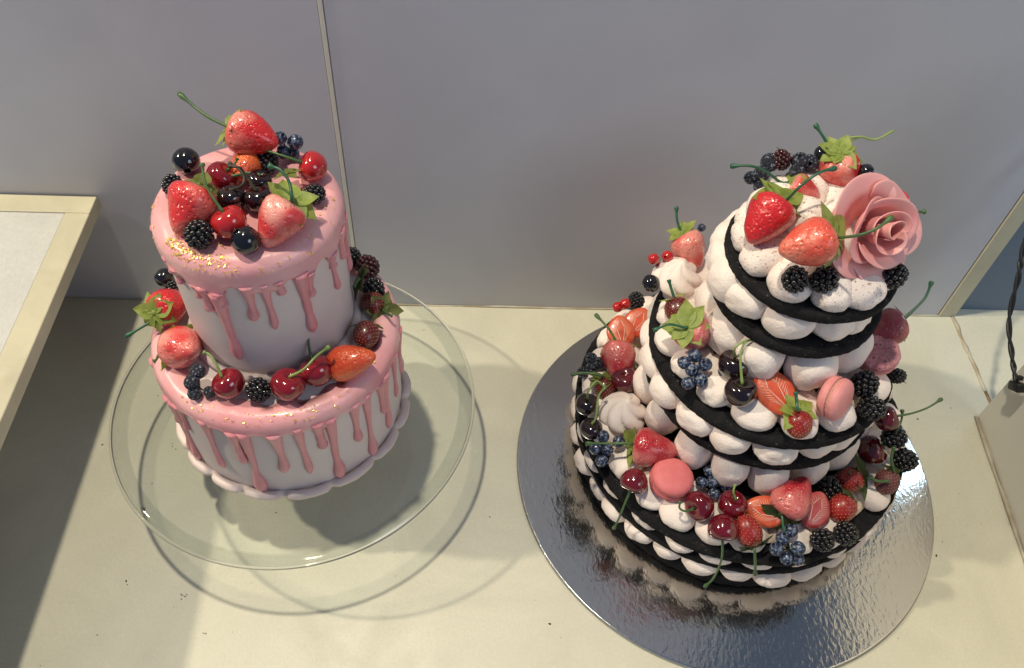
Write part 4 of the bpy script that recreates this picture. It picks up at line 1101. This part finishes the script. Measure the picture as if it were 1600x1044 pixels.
# slices: heart shaped slab with a slightly domed cut face, veins as thin raised strips
def slice_parts(long):
    n, vs_, fs = 28, [], []
    def outline(a):
        x, y = math.cos(a), math.sin(a)
        w = .5 * (1 - .34 * max(0, x) ** 1.4)
        return Vector((x * .5 * long + .02, y * w, 0))
    lv = [(1.0, -.09), (1.03, -.03), (1.0, .03), (.82, .062), (.45, .085), (0, .095)]
    idx = []
    for k, z in lv:
        if k == 0:
            idx.append([len(vs_)])
            vs_.append(Vector((.02, 0, z)))
        else:
            idx.append(list(range(len(vs_), len(vs_) + n)))
            vs_ += [outline(2 * math.pi * i / n) * k + Vector((0, 0, z)) for i in range(n)]
    fs.append(tuple(reversed(idx[0])))
    for A, B in zip(idx, idx[1:]):
        for i in range(n):
            j = (i + 1) % n
            fs.append((A[i], A[j], B[0]) if len(B) == 1 else (A[i], A[j], B[j], B[i]))
    ve = []
    def strip(p, q_, w):
        path = [p.lerp(q_, t / 4) for t in range(5)]
        for c in path:
            k = max(abs(c.y) / .42, abs(c.x) / (.5 * long))
            c.z = .093 - .03 * k * k
        w *= .72
        ve.append(tube(path, [w, w, w * .9, w * .7, w * .3], 5))
    for s in (-1, 1):
        strip(Vector((-.36 * long, .03 * s, 0)), Vector((.10 * long, .15 * s, 0)), .018)
        strip(Vector((.10 * long, .15 * s, 0)), Vector((.36 * long, .02 * s, 0)), .016)
        for k in range(12):
            t = k / 11
            x = (-.33 + .62 * t) * long
            y = .05 + .11 * math.sin(math.pi * min(1, t * .95 + .05))
            strip(Vector((x, y * s, 0)), Vector((x + .10 * long, (y + .20 * math.sin(math.pi * (.16 + t * .72))) * s, 0)), .010)
    return (vs_, fs), joined(ve)


def rose_petal(phi, half, r0, h, flare, curl, z0, seed):
    nu, nv = 16, 11
    vs_, fs = [], []
    for i in range(nv + 1):
        for j in range(nu + 1):
            u = j / nu * 2 - 1
            v = i / nv
            ve = v * (1 - .20 * abs(u) ** 3.2)
            sh = .62 + .38 * math.sin(min(1.0, v * 1.15) * math.pi * .5)
            a = phi + u * half * sh
            r = r0 * (.45 + .55 * min(1, ve * 2)) + flare * ve ** 1.7 + curl * max(0, ve - .72) ** 1.3 * (1 + .35 * math.sin(u * 4 + seed))
            r += .035 * math.sin(u * 3.4 + seed * 2.3) * ve ** 2 + .03 * u * ve * (1 if seed % 2 else -1)
            z = z0 + h * ve - curl * .55 * max(0, ve - .70) ** 1.2 + .035 * math.sin(u * 3.1 + seed * 1.7) * ve ** 2
            vs_.append(Vector((r * math.cos(a), r * math.sin(a), z)))
    for i in range(nv):
        for j in range(nu):
            k = i * (nu + 1) + j
            fs.append((k, k + 1, k + nu + 2, k + nu + 1))
    return vs_, fs


SWIRL = {}
def swirl_mesh(s):
    prof = [(0, 0), (.30, 0), (.44, .04), (.50, .12), (.49, .20), (.44, .28), (.37, .36), (.29, .43), (.20, .50), (.12, .56), (.05, .61), (0, .63)]
    pr = []
    for a_, b_ in zip(prof, prof[1:]):
        pr += [a_, ((a_[0] + b_[0]) / 2, (a_[1] + b_[1]) / 2)]
    pr.append(prof[-1])

    def fn(r, a, z, i):
        tw = a + z * 2.6 + s
        k = abs(math.cos(3 * tw)) ** .55
        d = 1 - .26 * (1 - k) + .05 * fbm((math.cos(a), math.sin(a), z + s), 1.2, 2)
        return Vector((r * d * math.cos(a) + .10 * z * z, r * d * math.sin(a) - .06 * z * z, z))
    return mesh("meringue_swirl", *lathe(pr, 96, fn), M['swirl'])


def make(i, kind, label, loc, s, axis, d):
    name, cat, group = CATS[kind]
    loc = Vector(loc)
    ax = Vector(axis).normalized()
    q = zto(ax)
    spin = q @ Quaternion((0, 0, 1), (i * 2.399) % 6.283)
    tone = TONE[d.get('tone')]
    rel = [Vector(p) - loc for p in d.get('stem', [])]
    if kind in ('blackberry', 'mulberry') and not d.get('leaf'):
        o = obj(name, BERRY[i % 3], None, loc, spin, s * 1.03, M[kind])
        tag(o, label, cat, group)
        return
    if kind in ('ball', 'single'):
        o = obj(name, BALL if kind == 'ball' else BLUE, None, loc, spin, s, None)
        tag(o, label, cat, group)
        return
    if kind == 'swirl':
        tag(obj(name, swirl_mesh(i * .7), None, loc - Vector((0, 0, s * .10)), None, s * 1.05), label, cat, group)
        return
    root = tag(empty(name, loc), label, cat, group)
    if kind == 'straw':
        k = 1.04
        obj("flesh", STRAWS[i % 4], root, (0, 0, 0), spin, s * k, STRAW[d['mat']])
        cpos = -ax * (.50 * s * k)
        if d.get('leaves'):
            add_calyx(root, cpos, (-ax + Vector((0, -.36, .46)) * d.get('lift', 1)).normalized(), d['leaves'], s * .54 * d.get('big', 1), tone, d.get('flat', .55) * .16, i)
        if rel:
            add_stem(root, [cpos] + rel if (rel[0] - cpos).length > .002 else rel, M['stem_teal'] if (d.get('teal') or i % 3) else M['stem'], .00095, .0018)
    elif kind == 'wild':
        lg = d.get('long', 1.06)
        fo = obj("flesh", WILDB[i % 2], root, (0, 0, 0), spin, (s, s, s * lg), WILD[d['mat']])
        se = tag(obj("seeds", WILDS[i % 2], fo), kind='stuff')
        cpos = -ax * (.45 * s * lg)
        add_calyx(root, cpos, (-ax + Vector((0, -.36, .46)) * d.get('lift', 1)).normalized(), d['leaves'], s * .58 * d.get('big', 1), tone, .06, i)
        if rel:
            add_stem(root, [cpos] + rel if (rel[0] - cpos).length > .002 else rel, M['stem_teal'] if d.get('tone') is None else M['stem'], .0011, .0017)
    elif kind == 'half':
        obj("flesh", STRAWS[(i + 1) % 4], root, (0, 0, 0), spin, (s * 1.02, s * .98, s * d.get('long', 1)), STRAW['half'])
    elif kind == 'cherry':
        obj("flesh", CHERRYM, root, (0, 0, 0), spin, s, CHERRY[d['mat']])
        if rel:
            st = ax * (s * .33)
            lt = d['mat'] in ('crimson', 'deep', 'dark')
            add_stem(root, [st] + rel[1:] if len(rel) > 2 else [st] + rel, M['stem_light'] if lt and i % 2 else M['stem'], .0008, .0016)
        else:
            pass
    elif kind == 'pair':
        bs_ = [(Vector(p) - loc, w) for p, w in d['berries']]
        for k, (p, w) in enumerate(bs_):
            ay = (CU * .8 - CF * .6).normalized()
            obj("cherry", CHERRYM, root, p, zto(ay) @ Quaternion((0, 0, 1), i + k), w, CHERRY[d['mat']])
        ay = (CU * .8 - CF * .6).normalized()
        p0, p1 = bs_[0][0] + ay * bs_[0][1] * .32, bs_[1][0] + ay * bs_[1][1] * .32
        mt_ = M['stem_light'] if i > 40 else M['stem_dark']
        if d.get('arch'):
            add_stem(root, [p1] + rel[:3], mt_, .0008, .0012)
            add_stem(root, [p0] + rel[:1:-1], mt_, .0008, .0012)
        else:
            add_stem(root, [p0] + rel[1:], mt_, .0008, .0014)
            mid = (p1 + rel[-2]) / 2 + CU * .004 - CR * .002
            add_stem(root, [p1, mid, rel[-2] + CR * .001, rel[-1] - CU * .0015], mt_, .0008, .0014)
    elif kind in ('sprig', 'currants'):
        bs_ = [(Vector(p) - loc, w) for p, w in d['berries']]
        cen = sum((p for p, w in bs_), Vector()) / len(bs_) - Vector((0, 0, .003))
        for k, (p, w) in enumerate(bs_):
            r_ = random.Random(i * 31 + k)
            out_ = Vector((r_.uniform(-1, 1), r_.uniform(-1, .6), r_.uniform(.1, 1)))
            if kind == 'currants':
                obj("currant", BALL, root, p, zto(out_), w, CHERRY['currant'])
            elif d.get('rough') or 'frosted' in label:
                obj("berry", BLUE, root, p, zto(out_), w, M['frosted'])
            else:
                obj("blueberry", BLUE, root, p, zto(out_), w)
            v, f_ = tube([p, p.lerp(cen, .6) - Vector((0, 0, .001)), cen], [.0005, .0005, .0005], 6)
            obj("stalk", mesh("stalk", v, f_, CHERRY['currant'] if kind == 'currants' else M['stem_dark']), root)
    elif kind == 'mulberry':
        obj("fruit", BERRY[i % 3], root, (0, 0, 0), spin, s * 1.03, M['mulberry'])
        add_calyx(root, Vector((.0015, .004, .003)), Vector((.3, .5, .8)), 4, s * .5, M['leaf_olive'], .1, i)
    elif kind == 'calyx':
        add_calyx(root, Vector((0, 0, 0)), -ax, d['leaves'], s * .52, tone, .05, i)
        if rel:
            add_stem(root, rel, M['stem'], .0011, .0016)
    elif kind == 'tendril':
        add_stem(root, rel, M['stem_light'], .0008, .0009)
        add_stem(root, [rel[0] + Vector((.004, .002, 0)), rel[1] + Vector((.003, 0, -.002)), rel[2]], M['stem_light'], .0007, .0008)
    elif kind == 'slice':
        a_, b_ = slice_parts(d.get('long', 1.2))
        xa = (CR * ax.dot(CR) + CU * ax.dot(CU)).normalized()
        nz_ = (-CF * .80 + Vector((0, 0, 1)) * .35 + xa * -ax.dot(CF) * .2).normalized()
        xa = (xa - nz_ * xa.dot(nz_)).normalized()
        qq = Matrix((xa, nz_.cross(xa), nz_)).transposed().to_quaternion()
        fo = obj("flesh", mesh("slice", *a_, M['slice_magenta'] if d.get('mat') else M['slice']), root, (0, 0, 0), qq, s)
        obj("veins", mesh("veins", *b_, M['vein']), fo)
    elif kind in ('macaron', 'broken'):
        mt_ = MAC[d['mat']]
        def ruff(r, a, z, i_, s_=1):
            k = 1 + (.022 * fbm((math.cos(a) * 7, math.sin(a) * 7, z * 20 + s_), 1, 3) if r > .44 else 0)
            return Vector((r * k * math.cos(a), r * k * math.sin(a), z))
        up = [(0, .02), (.44, .02), (.485, .035), (.50, .055), (.488, .075), (.478, .085), (.492, .10), (.485, .15), (.45, .205), (.38, .25), (.25, .28), (.1, .29), (0, .292)]
        dn = [(r, -z) for r, z in reversed(up)]
        if kind == 'broken':
            def crum(r, a, z, i_):
                k = 1 + .05 * fbm((math.cos(a) * 2.5, math.sin(a) * 2.5, 4), 1, 3)
                if r > .3:
                    k -= .16 * math.exp(-(angd(a, 2.6) / .35) ** 2) + .10 * math.exp(-(angd(a, 1.2) / .3) ** 2)
                zz = z + (.05 * fbm((r * math.cos(a) * 7, r * math.sin(a) * 7, 1), 1, 3) if z > .06 else 0)
                return Vector((r * k * math.cos(a), r * k * math.sin(a), zz))
            up = [(0, -.12), (.3, -.11), (.42, -.06), (.49, .0), (.50, .05), (.48, .09), (.44, .115), (.38, .12), (.30, .11), (.22, .105), (.14, .10), (.06, .10), (0, .10)]
            obj("shell", mesh("shell", *lathe(up, 64, crum), mt_), root, (0, 0, 0), q, s)
            obj("lower_shell", mesh("lower_shell", *lathe(dn, 48, ruff), MAC['pink']), root, -ax * s * .06, q, s * .97)
        else:
            obj("shell", mesh("shell", *lathe(up, 72, ruff), mt_), root, (0, 0, 0), q, s)
            obj("filling", mesh("filling", *lathe([(0, -.045), (.43, -.04), (.46, 0), (.43, .04), (0, .045)], 48, ruff), M['macaron_fill']), root, (0, 0, 0), q, s)
            obj("shell", mesh("shell", *lathe(dn, 72, ruff), mt_), root, (0, 0, 0), q, s)
    elif kind == 'rose':
        spec = []
        for k in range(2):
            spec.append((k * 3.1 + .4, 2.5, .055, .46, .02, .05, -.02))
        for k in range(2):
            spec.append((k * 2.9 + 1.7, 1.9, .12, .45, .05, .20, -.06))
        for k in range(3):
            spec.append((k * 2.094 + 1.0, 1.45, .19, .38, .12, .36, -.08))
        for k in range(4):
            spec.append((k * 1.571 + 2.2, 1.20, .22, .24, .27, .34, -.10))
        for k, (phi, half, r0, h, fl_, cu, z0) in enumerate(spec):
            o = obj("petal", mesh("petal", *rose_petal(phi, half, r0, h, fl_, cu, z0, k), M['petal']), root, (0, 0, 0), q, s)
            md = o.modifiers.new("thick", 'SOLIDIFY')
            md.thickness = .015
            md.offset = 0
            sb = o.modifiers.new("smooth", 'SUBSURF')
            sb.levels = sb.render_levels = 1


for i, row in enumerate(FRUIT):
    make(i, *row)
